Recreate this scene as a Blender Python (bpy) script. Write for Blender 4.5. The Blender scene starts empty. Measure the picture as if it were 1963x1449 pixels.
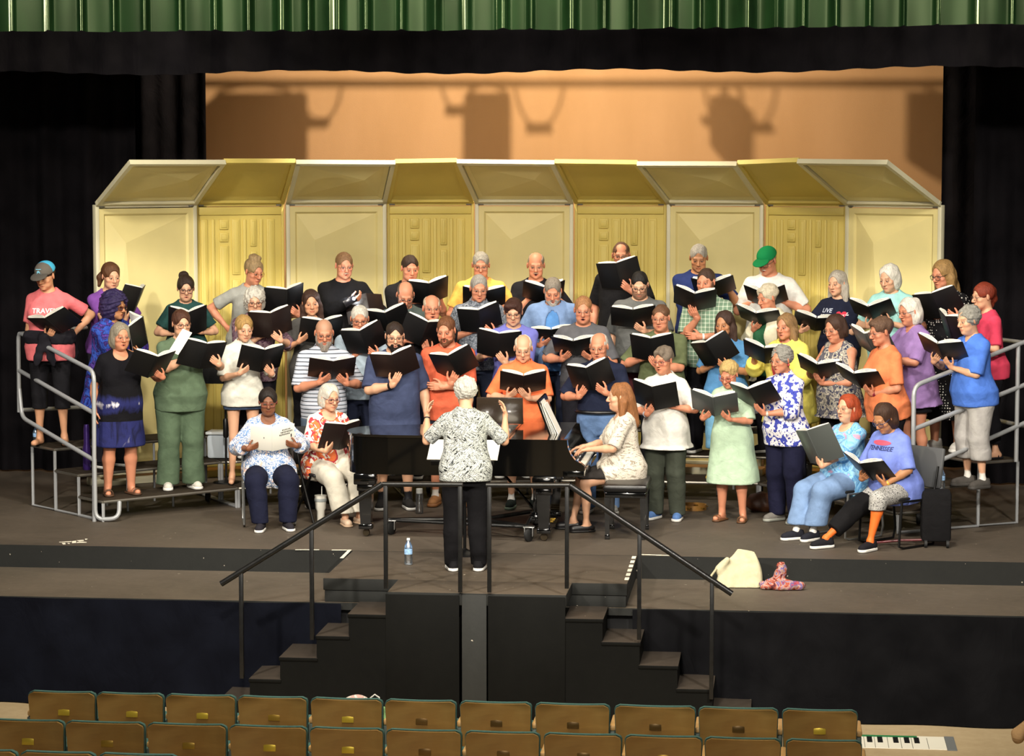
import bpy, bmesh, math, random
import numpy as np
from mathutils import Vector, Matrix
from mathutils.bvhtree import BVHTree
R = math.radians
rnd = random.Random(7)
C = bpy.context.scene.collection
F32 = np.float32

# ------------------------------------------------------------------ camera
FPX, CX, CY = 4750.0, 981.5, 724.5
PITCH = math.atan(429.5/4750.0)
YAW = math.atan(519.0/4750.0)*1.0
CAMH = 3.45
RC = (Matrix.Rotation(YAW, 3, 'Z') @ Matrix.Rotation(math.pi/2-PITCH, 3, 'X'))
FWD = Vector((-math.sin(YAW), math.cos(YAW), 0))
def ray(px, py):
    return RC @ Vector(((px-CX)/FPX, -(py-CY)/FPX, -1))
_r = ray(910, 1137)
_t = -CAMH/_r.z
CAM = Vector((-_r.x*_t, -_r.y*_t, CAMH))
def at_z(px, py, z):
    r = ray(px, py); return CAM + r*((z-CAMH)/r.z)
def at_h(px, py, h):
    r = ray(px, py); return CAM + r*(h/(r.x*FWD.x+r.y*FWD.y))
def at_Y(px, py, Y):
    r = ray(px, py); return CAM + r*((Y-CAM.y)/r.y)
cd = bpy.data.cameras.new('camera'); cam = bpy.data.objects.new('camera', cd); C.objects.link(cam)
cam.location = CAM; cam.rotation_euler = (math.pi/2-PITCH, 0, YAW)
cd.sensor_width = 36; cd.lens = FPX/1963*36; cd.clip_end = 200; cd.sensor_fit = 'HORIZONTAL'
bpy.context.scene.camera = cam

# ------------------------------------------------------------------ object helpers
def link(o, parent=None):
    C.objects.link(o)
    if parent is not None: o.parent = parent
    return o
def tag(o, label=None, cat=None, group=None, kind=None):
    if label: o['label'] = label
    if cat: o['category'] = cat
    if group: o['group'] = group
    if kind: o['kind'] = kind
    return o
def thing(name, label, cat, loc=(0,0,0), rz=0.0, group=None):
    o = bpy.data.objects.new(name, None); C.objects.link(o)
    o.empty_display_size = 0.1
    o.location = loc; o.rotation_euler = (0,0,rz)
    return tag(o, label, cat, group)
def dup_tree(o, parent=None):
    c = o.copy(); C.objects.link(c)
    if parent is not None: c.parent = parent
    for ch in list(o.children): dup_tree(ch, c)
    return c

class MB:
    "collects shapes and links them as one mesh object"
    def __init__(s): s.v=[]; s.f=[]; s.m=[]; s.sm=[]; s.M=Matrix.Identity(4); s.mi=0
    def add(s, vs, fs, smooth=False):
        b=len(s.v); s.v += [tuple(s.M@Vector(v)) for v in vs]
        for f in fs: s.f.append(tuple(b+i for i in f)); s.m.append(s.mi); s.sm.append(smooth)
    def box(s, x0,x1,y0,y1,z0,z1, bev=0.0):
        if bev<=0:
            vs=[(x,y,z) for z in (z0,z1) for y in (y0,y1) for x in (x0,x1)]
            s.add(vs,[(0,2,3,1),(4,5,7,6),(0,1,5,4),(2,6,7,3),(0,4,6,2),(1,3,7,5)]); return
        b=min(bev,(x1-x0)/2.01,(y1-y0)/2.01,(z1-z0)/2.01)
        bm=bmesh.new(); bmesh.ops.create_cube(bm,size=1)
        for v in bm.verts: v.co=((x0+x1)/2+v.co.x*(x1-x0),(y0+y1)/2+v.co.y*(y1-y0),(z0+z1)/2+v.co.z*(z1-z0))
        bmesh.ops.bevel(bm,geom=bm.edges[:],offset=b,segments=2,affect='EDGES',profile=0.5)
        s.bm(bm,True)
    def bm(s,bm,smooth=False):
        bm.verts.index_update()
        s.add([v.co[:] for v in bm.verts],[[v.index for v in f.verts] for f in bm.faces],smooth); bm.free()
    def tube(s, pts, r, n=10, closed=False, r2=None):
        pts=[Vector(p) for p in pts]; N=len(pts); vs=[]; fs=[]
        up=None
        for i,p in enumerate(pts):
            if closed: t=(pts[(i+1)%N]-pts[i-1])
            else: t=(pts[min(i+1,N-1)]-pts[max(i-1,0)])
            t.normalize()
            if up is None:
                up=Vector((0,0,1)) if abs(t.z)<.9 else Vector((1,0,0))
            a=t.cross(up)
            if a.length<1e-5: a=t.orthogonal()
            a.normalize(); b=a.cross(t); b.normalize(); up=b
            rr=r if r2 is None else r+(r2-r)*i/(N-1)
            for k in range(n):
                w=2*math.pi*k/n
                vs.append(p+a*math.cos(w)*rr+b*math.sin(w)*rr)
        for i in range(N if closed else N-1):
            j=(i+1)%N
            for k in range(n):
                l=(k+1)%n
                fs.append((i*n+k,i*n+l,j*n+l,j*n+k))
        if not closed:
            fs.append(tuple(range(n-1,-1,-1))); fs.append(tuple((N-1)*n+k for k in range(n)))
        s.add(vs,fs,True)
    def lathe(s, prof, n=24, c=(0,0,0)):
        vs=[];fs=[]
        for (r,z) in prof:
            for k in range(n):
                w=2*math.pi*k/n; vs.append((c[0]+r*math.cos(w),c[1]+r*math.sin(w),c[2]+z))
        for i in range(len(prof)-1):
            for k in range(n):
                l=(k+1)%n; fs.append((i*n+k,i*n+l,(i+1)*n+l,(i+1)*n+k))
        if prof[0][0]>1e-4: fs.append(tuple(range(n-1,-1,-1)))
        if prof[-1][0]>1e-4: fs.append(tuple((len(prof)-1)*n+k for k in range(n)))
        s.add(vs,fs,True)
    def prism(s, poly, z0, z1):
        n=len(poly)
        vs=[(x,y,z0) for x,y in poly]+[(x,y,z1) for x,y in poly]
        fs=[tuple(range(n-1,-1,-1)),tuple(range(n,2*n))]+[(i,(i+1)%n,n+(i+1)%n,n+i) for i in range(n)]
        s.add(vs,fs)
    def build(s, name, mats, parent=None, auto=40):
        me=bpy.data.meshes.new(name); me.from_pydata(s.v,[],s.f)
        if not isinstance(mats,(list,tuple)): mats=[mats]
        for m in mats: me.materials.append(m)
        me.polygons.foreach_set('material_index',s.m)
        me.polygons.foreach_set('use_smooth',s.sm)
        me.update()
        bm=bmesh.new(); bm.from_mesh(me); bmesh.ops.recalc_face_normals(bm,faces=bm.faces); 
        for e in bm.edges:
            if len(e.link_faces)==2 and e.calc_face_angle(0)>R(auto): e.smooth=False
        bm.to_mesh(me); bm.free()
        return link(bpy.data.objects.new(name,me),parent)

def np_mesh(name, V, Q, mat, parent=None, col=None):
    me=bpy.data.meshes.new(name)
    n=len(V); q=len(Q)
    me.vertices.add(n); me.vertices.foreach_set('co',np.ascontiguousarray(V,dtype=F32).ravel())
    me.loops.add(q*4); me.loops.foreach_set('vertex_index',np.ascontiguousarray(Q,dtype=np.int32).ravel())
    me.polygons.add(q); me.polygons.foreach_set('loop_start',np.arange(0,q*4,4,dtype=np.int32))
    me.polygons.foreach_set('use_smooth',np.ones(q,dtype=bool))
    me.update(calc_edges=True)
    if col is not None:
        at=me.color_attributes.new('Col','FLOAT_COLOR','POINT')
        c4=np.ones((n,4),dtype=F32); c4[:,:3]=col
        at.data.foreach_set('color',c4.ravel())
    me.materials.append(mat)
    return link(bpy.data.objects.new(name,me),parent)

# ------------------------------------------------------------------ materials
def lin(c):
    if isinstance(c,str):
        c=c.lstrip('#'); c=[int(c[i:i+2],16)/255 for i in (0,2,4)]
    return tuple((x/12.92 if x<=.04045 else ((x+.055)/1.055)**2.4) for x in c)
_mats={}
class NT:
    def __init__(s,name):
        s.m=bpy.data.materials.new(name); s.m.use_nodes=True; s.t=s.m.node_tree; s.t.nodes.clear()
        s.out=s.n('ShaderNodeOutputMaterial'); s.p=s.n('ShaderNodeBsdfPrincipled'); s.l(s.p.outputs[0],s.out.inputs[0])
    def n(s,t,**k):
        x=s.t.nodes.new(t)
        for a,b in k.items(): setattr(x,a,b)
        return x
    def l(s,a,b): s.t.links.new(a,b)
    def setp(s,**k):
        for a,b in k.items():
            i=s.p.inputs[a.replace('_',' ')]
            i.default_value=b
    def coord(s,kind='Object',scale=(1,1,1),rot=(0,0,0)):
        tc=s.n('ShaderNodeTexCoord'); mp=s.n('ShaderNodeMapping'); s.l(tc.outputs[kind],mp.inputs[0])
        mp.inputs['Scale'].default_value=scale; mp.inputs['Rotation'].default_value=rot
        return mp.outputs[0]
    def noise(s,v,scale,detail=3,rough=.5,dist=0):
        x=s.n('ShaderNodeTexNoise'); s.l(v,x.inputs['Vector']); x.inputs['Scale'].default_value=scale
        x.inputs['Detail'].default_value=detail; x.inputs['Roughness'].default_value=rough; x.inputs['Distortion'].default_value=dist
        return x.outputs[0]
    def ramp(s,f,stops,interp='LINEAR'):
        x=s.n('ShaderNodeValToRGB'); s.l(f,x.inputs[0]); cr=x.color_ramp; cr.interpolation=interp
        while len(cr.elements)<len(stops): cr.elements.new(.5)
        for e,(p,c) in zip(cr.elements,stops):
            e.position=p; c=lin(c) if isinstance(c,str) else c; e.color=(*c[:3],1)
        return x.outputs[0]
    def mix(s,f,a,b,mode='MIX'):
        x=s.n('ShaderNodeMix',data_type='RGBA',blend_type=mode)
        for sock,val in ((x.inputs[0],f),(x.inputs[6],a),(x.inputs[7],b)):
            if hasattr(val,'default_value'): s.l(val,sock)
            elif isinstance(val,(int,float)): sock.default_value=val
            else: sock.default_value=(*val[:3],1)
        return x.outputs[2]
    def math(s,op,a,b=0.0):
        x=s.n('ShaderNodeMath',operation=op)
        for sock,val in ((x.inputs[0],a),(x.inputs[1],b)):
            if hasattr(val,'default_value'): s.l(val,sock)
            else: sock.default_value=val
        return x.outputs[0]
    def bump(s,h,strength=.3,dist=.01):
        x=s.n('ShaderNodeBump'); s.l(h,x.inputs['Height']); x.inputs['Strength'].default_value=strength; x.inputs['Distance'].default_value=dist
        s.l(x.outputs[0],s.p.inputs['Normal'])
    def base(s,c): s.l(c,s.p.inputs['Base Color'])

def M(color, rough=.6, metal=0.0, spec=.5, var=0.0, scale=20, bump=0.0, bscale=60, name=None, coat=0, trans=0):
    key=('M',str(color),rough,metal,spec,var,scale,bump,bscale,coat,trans)
    if key in _mats: return _mats[key]
    t=NT(name or 'surface'); c=lin(color) if isinstance(color,str) else color
    t.setp(Roughness=rough,Metallic=metal); t.p.inputs['Specular IOR Level'].default_value=spec
    t.p.inputs['Base Color'].default_value=(*c,1)
    if coat: t.p.inputs['Coat Weight'].default_value=coat; t.p.inputs['Coat Roughness'].default_value=.05
    if trans: t.p.inputs['Transmission Weight'].default_value=trans; t.p.inputs['IOR'].default_value=1.3
    v=None
    if var>0:
        v=t.coord(); f=t.noise(v,scale,5,.6)
        t.base(t.ramp(f,[(.3,tuple(x*(1-var) for x in c)),(.7,tuple(min(1,x*(1+var)) for x in c))]))
    if bump>0:
        v=v or t.coord(); t.bump(t.noise(v,bscale,4,.6),bump,.01)
    _mats[key]=t.m; return t.m

def desat(c,k=.16):
    g=.3*c[0]+.55*c[1]+.15*c[2]; return tuple(x+(g-x)*k for x in c)
def cloth_finish(t, s=.35):
    t.setp(Roughness=.9); t.p.inputs['Specular IOR Level'].default_value=.15
    v=t.coord()
    a=t.noise(v,9,3,.55,.6); b=t.noise(v,300,1)
    t.bump(t.math('ADD',a,t.math('MULTIPLY',b,.03)),s,.035)
def cloth(color, s=.35):
    key=('cloth',str(color),s)
    if key in _mats: return _mats[key]
    t=NT('fabric'); c=desat(lin(color) if isinstance(color,str) else color)
    v=t.coord(); f=t.noise(v,14,4)
    t.base(t.ramp(f,[(.3,tuple(x*.86 for x in c)),(.7,tuple(min(1,x*1.1) for x in c))]))
    cloth_finish(t,s); _mats[key]=t.m; return t.m
def pattern(kind, cols, scale=10, **k):
    key=('pat',kind,str(cols),scale,str(k))
    if key in _mats: return _mats[key]
    t=NT('patterned_fabric'); L=[desat(lin(c),.1) for c in cols]
    if kind=='stripes':
        v=t.coord(); x=t.n('ShaderNodeSeparateXYZ'); t.l(v,x.inputs[0])
        fr=t.math('FRACT',t.math('MULTIPLY',x.outputs[2],scale))
        st=k.get('stops',[(0,0),(.22,1),(.42,0),(.5,2),(.6,0)])
        t.base(t.ramp(fr,[(p,L[i]) for p,i in st],'CONSTANT'))
    elif kind=='plaid':
        v=t.coord(); x=t.n('ShaderNodeSeparateXYZ'); t.l(v,x.inputs[0])
        a=t.math('LESS_THAN',t.math('FRACT',t.math('MULTIPLY',x.outputs[2],scale)),.22)
        b=t.math('LESS_THAN',t.math('FRACT',t.math('MULTIPLY',x.outputs[0],scale)),.22)
        t.base(t.mix(t.math('MULTIPLY',t.math('ADD',a,b),.5),L[0],L[1]))
    elif kind=='dots':
        x=t.n('ShaderNodeTexVoronoi'); t.l(t.coord(),x.inputs['Vector']); x.inputs['Scale'].default_value=scale; x.inputs['Randomness'].default_value=.35
        t.base(t.ramp(x.outputs['Distance'],[(0,L[1]),(k.get('r',.3),L[0])],'CONSTANT'))
    elif kind=='zebra':
        v=t.coord(rot=(0,k.get('rot',.5),0)); x=t.n('ShaderNodeTexWave'); t.l(v,x.inputs['Vector']); x.inputs['Scale'].default_value=scale
        x.inputs['Distortion'].default_value=k.get('d',9); x.inputs['Detail'].default_value=2; x.inputs['Detail Scale'].default_value=k.get('ds',1.2)
        x.bands_direction='Z'
        st=[(i/(len(L)),c) for i,c in enumerate(L)]
        t.base(t.ramp(x.outputs[1],st,'CONSTANT' if k.get('hard',1) else 'LINEAR'))
    elif kind=='streak':
        v1=t.coord(rot=(0,k.get('r1',.75),.3),scale=(1,1,.19)); v2=t.coord(rot=(0,k.get('r2',-.6),.2),scale=(1,1,.19))
        for v_ in (v1,v2): v_.node.vector_type='TEXTURE'
        n1=t.noise(v1,scale,2,.55,.7); n2=t.noise(v2,scale,2,.55,.7); mk=t.ramp(t.noise(t.coord(),7,1),[(.45,(0,0,0)),(.55,(1,1,1))])
        n=t.mix(mk,n1,n2); st=[(k.get('lo',.36)+(k.get('hi',.62)-k.get('lo',.36))*i/(len(L)-1),c) for i,c in enumerate(L)]
        t.base(t.ramp(n,st,'CONSTANT'))
    elif kind=='blotch':
        n=t.noise(t.coord(),scale,k.get('detail',3),.6,k.get('dist',1.0))
        lo,hi=k.get('lo',.3),k.get('hi',.7)
        t.base(t.ramp(n,[(lo+(hi-lo)*i/max(1,len(L)-1),c) for i,c in enumerate(L)],'CONSTANT' if k.get('hard') else 'LINEAR'))
    elif kind=='floral':
        x=t.n('ShaderNodeTexVoronoi'); v=t.coord()
        dn=t.n('ShaderNodeTexNoise'); t.l(v,dn.inputs['Vector']); dn.inputs['Scale'].default_value=scale*1.3
        vm=t.n('ShaderNodeVectorMath',operation='MULTIPLY_ADD'); t.l(dn.outputs[1],vm.inputs[0]); vm.inputs[1].default_value=(k.get('w',.06),)*3; t.l(v,vm.inputs[2])
        t.l(vm.outputs[0],x.inputs['Vector']); x.inputs['Scale'].default_value=scale
        st=k.get('st'); n=len(L)
        if not st: st=[i*.62/n for i in range(n)]
        c1=t.ramp(x.outputs['Distance'],list(zip(st,L)),'CONSTANT')
        nn=t.noise(v,scale*2.2,2,.5,1.5)
        msk=t.ramp(nn,[(0,(0,0,0)),(k.get('vine',.6),(1,1,1))],'CONSTANT')
        t.base(t.mix(msk,c1,L[k.get('vc',0)]))
    elif kind=='tie':
        v=t.coord(scale=(1,1,.35)); n=t.noise(v,scale,4,.6,.8); x=t.n('ShaderNodeSeparateXYZ'); t.l(t.coord(),x.inputs[0])
        # a bleached band across the skirt between z0 and z1
        z=x.outputs[2]; z0,z1=k['band']
        b=t.math('SUBTRACT',1.0,t.math('DIVIDE',t.math('ABSOLUTE',t.math('SUBTRACT',z,(z0+z1)/2)),(z1-z0)/2))
        f=t.math('MULTIPLY',t.math('MAXIMUM',b,0.0),n)
        low=t.math('MULTIPLY',t.math('LESS_THAN',z,z0),t.math('MULTIPLY',n,.72))
        t.base(t.ramp(t.math('ADD',f,low),[(0,L[0]),(.22,L[0]),(.36,L[1]),(.47,L[1]),(.60,L[2])]))
    cloth_finish(t); _mats[key]=t.m; return t.m
def attr_mat(name, rough, sss=0.0, spec=.4, bump=0.0):
    t=NT(name); a=t.n('ShaderNodeVertexColor'); a.layer_name='Col'; t.base(a.outputs[0])
    t.setp(Roughness=rough); t.p.inputs['Specular IOR Level'].default_value=spec
    if bump: t.bump(t.noise(t.coord(),250,2),bump,.003)
    return t.m
SKIN=attr_mat('skin',.5,0,.35,.15)
DYED=attr_mat('dyed_cloth',.85,0,.2)
def hair_mat(color,curl=False):
    key=('hair',str(color),curl)
    if key in _mats: return _mats[key]
    t=NT('hair'); c=lin(color)
    v=t.coord(scale=(1,1,.9 if curl else .18)); n=t.noise(v,70 if curl else 95,4,.7,1.2 if curl else 0)
    t.base(t.ramp(n,[(.3,tuple(x*.55 for x in c)),(.55,c),(.75,tuple(min(1,x*1.45) for x in c))]))
    t.setp(Roughness=.55); t.p.inputs['Specular IOR Level'].default_value=.3
    t.bump(n,.7,.012); _mats[key]=t.m; return t.m

# ------------------------------------------------------------------ signed distance modelling
class Cone:
    def __init__(s,a,b,ra,rb,fa=False,fb=False):
        s.a=np.array(a,F32); s.b=np.array(b,F32); s.ra=ra; s.rb=rb; s.fa=fa; s.fb=fb
    def box(s,i):
        r=max(s.ra,s.rb)+i; return np.minimum(s.a,s.b)-r, np.maximum(s.a,s.b)+r
    def d(s,X,Y,Z,i):
        ab=s.b-s.a; L2=float(ab@ab)+1e-9
        px,py,pz=X-s.a[0],Y-s.a[1],Z-s.a[2]
        t0=(px*ab[0]+py*ab[1]+pz*ab[2])/L2; t=np.clip(t0,0,1)
        d=np.sqrt((px-t*ab[0])**2+(py-t*ab[1])**2+(pz-t*ab[2])**2)-(s.ra+(s.rb-s.ra)*t)-i
        L=math.sqrt(L2)
        if s.fb: d=np.maximum(d,(t0-1)*L)
        if s.fa: d=np.maximum(d,-t0*L)
        return d
class Ell:
    def __init__(s,c,r,Rm=None): s.c=np.array(c,F32); s.r=np.array(r,F32); s.R=None if Rm is None else np.array(Rm,F32)
    def box(s,i):
        r=(s.r+i) if s.R is None else np.full(3,s.r.max()+i); return s.c-r, s.c+r
    def d(s,X,Y,Z,i):
        x,y,z=X-s.c[0],Y-s.c[1],Z-s.c[2]
        if s.R is not None:
            m=s.R; x,y,z=m[0,0]*x+m[1,0]*y+m[2,0]*z, m[0,1]*x+m[1,1]*y+m[2,1]*z, m[0,2]*x+m[1,2]*y+m[2,2]*z
        r=s.r+i
        k0=np.sqrt((x/r[0])**2+(y/r[1])**2+(z/r[2])**2); k1=np.sqrt((x/r[0]**2)**2+(y/r[1]**2)**2+(z/r[2]**2)**2)+1e-6
        return k0*(k0-1)/k1
class Loft:
    "stack of elliptic sections along the local z axis"
    def __init__(s,o,Rm,z,a,b,cy,n=2.4):
        s.o=np.array(o,F32); s.R=np.array(Rm,F32); s.z=np.array(z,F32); s.a=np.array(a,F32); s.b=np.array(b,F32); s.c=np.array(cy,F32); s.n=n
    def box(s,i):
        A=s.a.max()+i; ys=[(s.c-s.b).min()-i,(s.c+s.b).max()+i]; zs=[s.z[0]-i,s.z[-1]+i]
        P=np.array([s.o+s.R@np.array((x,y,z),F32) for x in (-A,A) for y in ys for z in zs]); return P.min(0),P.max(0)
    def d(s,X,Y,Z,i):
        x,y,z=X-s.o[0],Y-s.o[1],Z-s.o[2]; m=s.R
        x,y,z=m[0,0]*x+m[1,0]*y+m[2,0]*z, m[0,1]*x+m[1,1]*y+m[2,1]*z, m[0,2]*x+m[1,2]*y+m[2,2]*z
        a=np.interp(z,s.z,s.a).astype(F32)+i; b=np.interp(z,s.z,s.b).astype(F32)+i; c=np.interp(z,s.z,s.c).astype(F32)
        q=((np.abs(x)/a)**s.n+(np.abs(y-c)/b)**s.n)**(1/s.n)
        d=(q-1)*np.minimum(a,b)
        return np.maximum(d,np.maximum(z-s.z[-1]-i*.3,s.z[0]-z-i*.3))
class Half:
    "everything on the side n.p>c"
    def __init__(s,p,n): s.p=np.array(p,F32); s.n=np.array(n,F32); s.n=s.n/np.linalg.norm(s.n)
    def d(s,X,Y,Z,i): return -((X-s.p[0])*s.n[0]+(Y-s.p[1])*s.n[1]+(Z-s.p[2])*s.n[2])-i
class Field:
    def __init__(s,lo,hi,h):
        s.h=h; s.lo=np.array(lo,F32)-2*h; n=np.ceil((np.array(hi)+2*h-s.lo)/h).astype(int)+1
        s.ax=[(s.lo[i]+h*np.arange(n[i])).astype(F32) for i in range(3)]
        s.v=np.full(n,.5,F32)
    def sub(s,lo,hi):
        out=[]
        for i in range(3):
            a=max(0,int((lo[i]-s.lo[i])/s.h)); b=min(len(s.ax[i]),int((hi[i]-s.lo[i])/s.h)+2)
            if b<=a: return None
            out.append(slice(a,b))
        return tuple(out)
    def grid(s,sl):
        return s.ax[0][sl[0]][:,None,None], s.ax[1][sl[1]][None,:,None], s.ax[2][sl[2]][None,None,:]
    def add(s,p,i=0.0,k=.02,cut=None):
        lo,hi=p.box(i); m=max(k,3*s.h); sl=s.sub(lo-m,hi+m)
        if sl is None: return s
        g=s.grid(sl); b=p.d(*g,i)
        if cut is not None:
            for c in cut: b=np.maximum(b,-c.d(*g,0))
        a=s.v[sl]
        if k>0:
            h=np.maximum(k-np.abs(a-b),0)/k; s.v[sl]=np.minimum(a,b)-h*h*k*.25
        else: s.v[sl]=np.minimum(a,b)
        return s
    def cut(s,p,i=0.0,k=0.0):
        if isinstance(p,Half): sl=(slice(None),)*3
        else:
            lo,hi=p.box(i); m=max(k,3*s.h); sl=s.sub(lo-m,hi+m)
            if sl is None: return s
        b=-p.d(*s.grid(sl),i); a=s.v[sl]
        if k>0:
            h=np.maximum(k-np.abs(a-b),0)/k; s.v[sl]=np.maximum(a,b)+h*h*k*.25
        else: s.v[sl]=np.maximum(a,b)
        return s
    def wob(s,amp,freq,seed,aniso=(1,1,1),n=5):
        r=np.random.RandomState(seed); g=s.grid((slice(None),)*3); t=0
        for _ in range(n):
            w=r.normal(size=3)*freq*np.array(aniso); ph=r.uniform(0,6.28)
            t=t+np.sin(g[0]*w[0]+g[1]*w[1]+g[2]*w[2]+ph)
        s.v=(s.v+(amp/n*1.6)*t).astype(F32); return s
    def mesh(s,smooth=1):
        d=s.v; sg=d<0
        c=np.zeros(tuple(x-1 for x in d.shape),np.int8)
        offs=[(i,j,k) for i in (0,1) for j in (0,1) for k in (0,1)]
        nx,ny,nz=c.shape
        for i,j,k in offs: c+=sg[i:i+nx,j:j+ny,k:k+nz]
        act=(c>0)&(c<8); ai=np.argwhere(act); n=len(ai)
        if n==0: return np.zeros((0,3),F32),np.zeros((0,4),np.int32)
        idx=np.full(c.shape,-1,np.int32); idx[act]=np.arange(n)
        val=[d[ai[:,0]+i,ai[:,1]+j,ai[:,2]+k] for i,j,k in offs]
        acc=np.zeros((n,3),F32); cnt=np.zeros(n,F32)
        for e in range(8):
            for f in range(e+1,8):
                oa,ob=np.array(offs[e]),np.array(offs[f])
                if np.abs(oa-ob).sum()!=1: continue
                va,vb=val[e],val[f]; x=(va<0)!=(vb<0)
                t=np.where(x,va/np.where(x,va-vb,1),0)
                acc+=x[:,None]*(oa+t[:,None]*(ob-oa)); cnt+=x
        V=s.lo+s.h*(ai+acc/cnt[:,None])
        Q=[]
        for ax in range(3):
            u,w=(ax+1)%3,(ax+2)%3
            s0=[slice(1,-1)]*3; s1=[slice(1,-1)]*3
            s0[ax]=slice(0,-1); s1[ax]=slice(1,None)
            A,B=sg[tuple(s0)],sg[tuple(s1)]
            e=np.argwhere(A!=B)
            if len(e)==0: continue
            flip=A[tuple(e.T)]
            base=e.copy(); base[:,u]+=1; base[:,w]+=1
            du=np.zeros(3,int); du[u]=1; dw=np.zeros(3,int); dw[w]=1
            q=np.stack([idx[tuple((base-du-dw).T)],idx[tuple((base-dw).T)],idx[tuple(base.T)],idx[tuple((base-du).T)]],1)
            q[~flip]=q[~flip][:,::-1]; Q.append(q)
        Q=np.concatenate(Q)
        for it in range(smooth):
            nb=np.zeros_like(V); ct=np.zeros(len(V),F32)
            for a in range(4):
                for b in ((a+1)%4,(a+3)%4):
                    for ch in range(3): nb[:,ch]+=np.bincount(Q[:,a],V[Q[:,b],ch],len(V))
                    ct+=np.bincount(Q[:,a],minlength=len(V))
            V=V+.5*(nb/ct[:,None]-V)
        return V.astype(F32),Q
def join(parts):
    V=[];Q=[];K=[];b=0
    for v,q,c in parts:
        V.append(v);Q.append(q+b);K.append(c);b+=len(v)
    return np.concatenate(V),np.concatenate(Q),np.concatenate(K)
def rotm(rx=0,ry=0,rz=0):
    return np.array(Matrix.Rotation(rz,3,'Z')@Matrix.Rotation(ry,3,'Y')@Matrix.Rotation(rx,3,'X'),F32)
# ------------------------------------------------------------------ people
def V3(*a): return np.array(a,dtype=np.float64)
def unit(v):
    v=np.array(v,float); return v/(np.linalg.norm(v)+1e-9)
def ik(S,W,l1,l2,hint):
    S=np.array(S);W=np.array(W); d=np.linalg.norm(W-S); mx=.995*(l1+l2); over=0
    if d>mx: over=d-mx; W=S+(W-S)*mx/d; d=mx
    d=max(d,abs(l1-l2)+.02)
    u=unit(W-S); a=(l1*l1-l2*l2+d*d)/(2*d); hgt=math.sqrt(max(0,l1*l1-a*a))
    p=np.array(hint)-np.dot(hint,u)*u; p=unit(p)
    return S+u*a+p*hgt, W, over
TZ=[.76,.84,.92,1.0,1.08,1.16,1.24,1.31,1.37,1.41,1.445]
AM=[.150,.166,.168,.160,.158,.164,.174,.178,.162,.110,.064]; BM=[.095,.115,.120,.112,.110,.115,.122,.116,.096,.076,.058]
AF=[.155,.178,.180,.160,.144,.144,.152,.154,.138,.094,.056]; BF=[.10,.122,.122,.107,.100,.106,.112,.106,.09,.072,.053]
CYS=[.01,.015,.012,.005,0,0,0,.0,.012,.018,.02]
GW=[.3,.7,.9,1,1,.9,.7,.5,.35,.2,.1]; GC=[0,.3,.8,1,1,.8,.4,.1,0,0,0]
SHOES={}
def shoe_mesh(kind):
    if kind in SHOES: return SHOES[kind]
    f=Field((-.06,-.22,0),(.06,.09,.16),.007)
    if kind=='sandal':
        for y in (-.125,-.075,.0): 
            f.add(Cone((-.042,y,.02),(.042,y,.02),.03,.03),0,.0)
            f.cut(Cone((-.05,y,.012),(.05,y,.012),.031,.031),0,0)
        f.v[:]=.5
        for y,w in ((-.13,.014),(-.085,.014),(.01,.012)):
            f.add(Ell((0,y,.026),(.046,w,.05)),0,.004)
        f.cut(Ell((0,-.06,.022),(.042,.15,.045)),0,0)
        f.cut(Half((0,0,.015),(0,0,-1)))
    else:
        top=.10 if kind=='sneaker' else .062
        f.add(Cone((0,.045,.045),(0,-.13,.034),.043,.040),0,.02)
        if kind=='sneaker': f.add(Cone((0,.03,.05),(0,.04,.10),.042,.040,False,True),0,.02).add(Cone((0,.0,.06),(0,-.09,.045),.036,.036),0,.02)
        if kind=='flat': f.cut(Ell((0,0,.075),(.034,.085,.05)),0,.01)
        f.cut(Half((0,0,.02),(0,0,-1)))
    v,q=f.mesh(1)
    up=bpy.data.meshes.new('shoe'); o=np_mesh('t',v,q,DYED); up=o.data; bpy.data.objects.remove(o)
    f=Field((-.06,-.22,0),(.06,.10,.05),.007)
    f.add(Cone((0,.045,.017),(0,-.125,.017),.046,.047),.002,.02)
    f.cut(Half((0,0,.032 if kind=='sneaker' else .022),(0,0,1)),0,.006); f.cut(Half((0,0,.002),(0,0,-1)),0,.004)
    v,q=f.mesh(1); o=np_mesh('t',v,q,DYED); so=o.data; bpy.data.objects.remove(o)
    SHOES[kind]=(up,so); return SHOES[kind]
def slot(o,mat):
    o.material_slots[0].link='OBJECT'; o.material_slots[0].material=mat; return o

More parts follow.
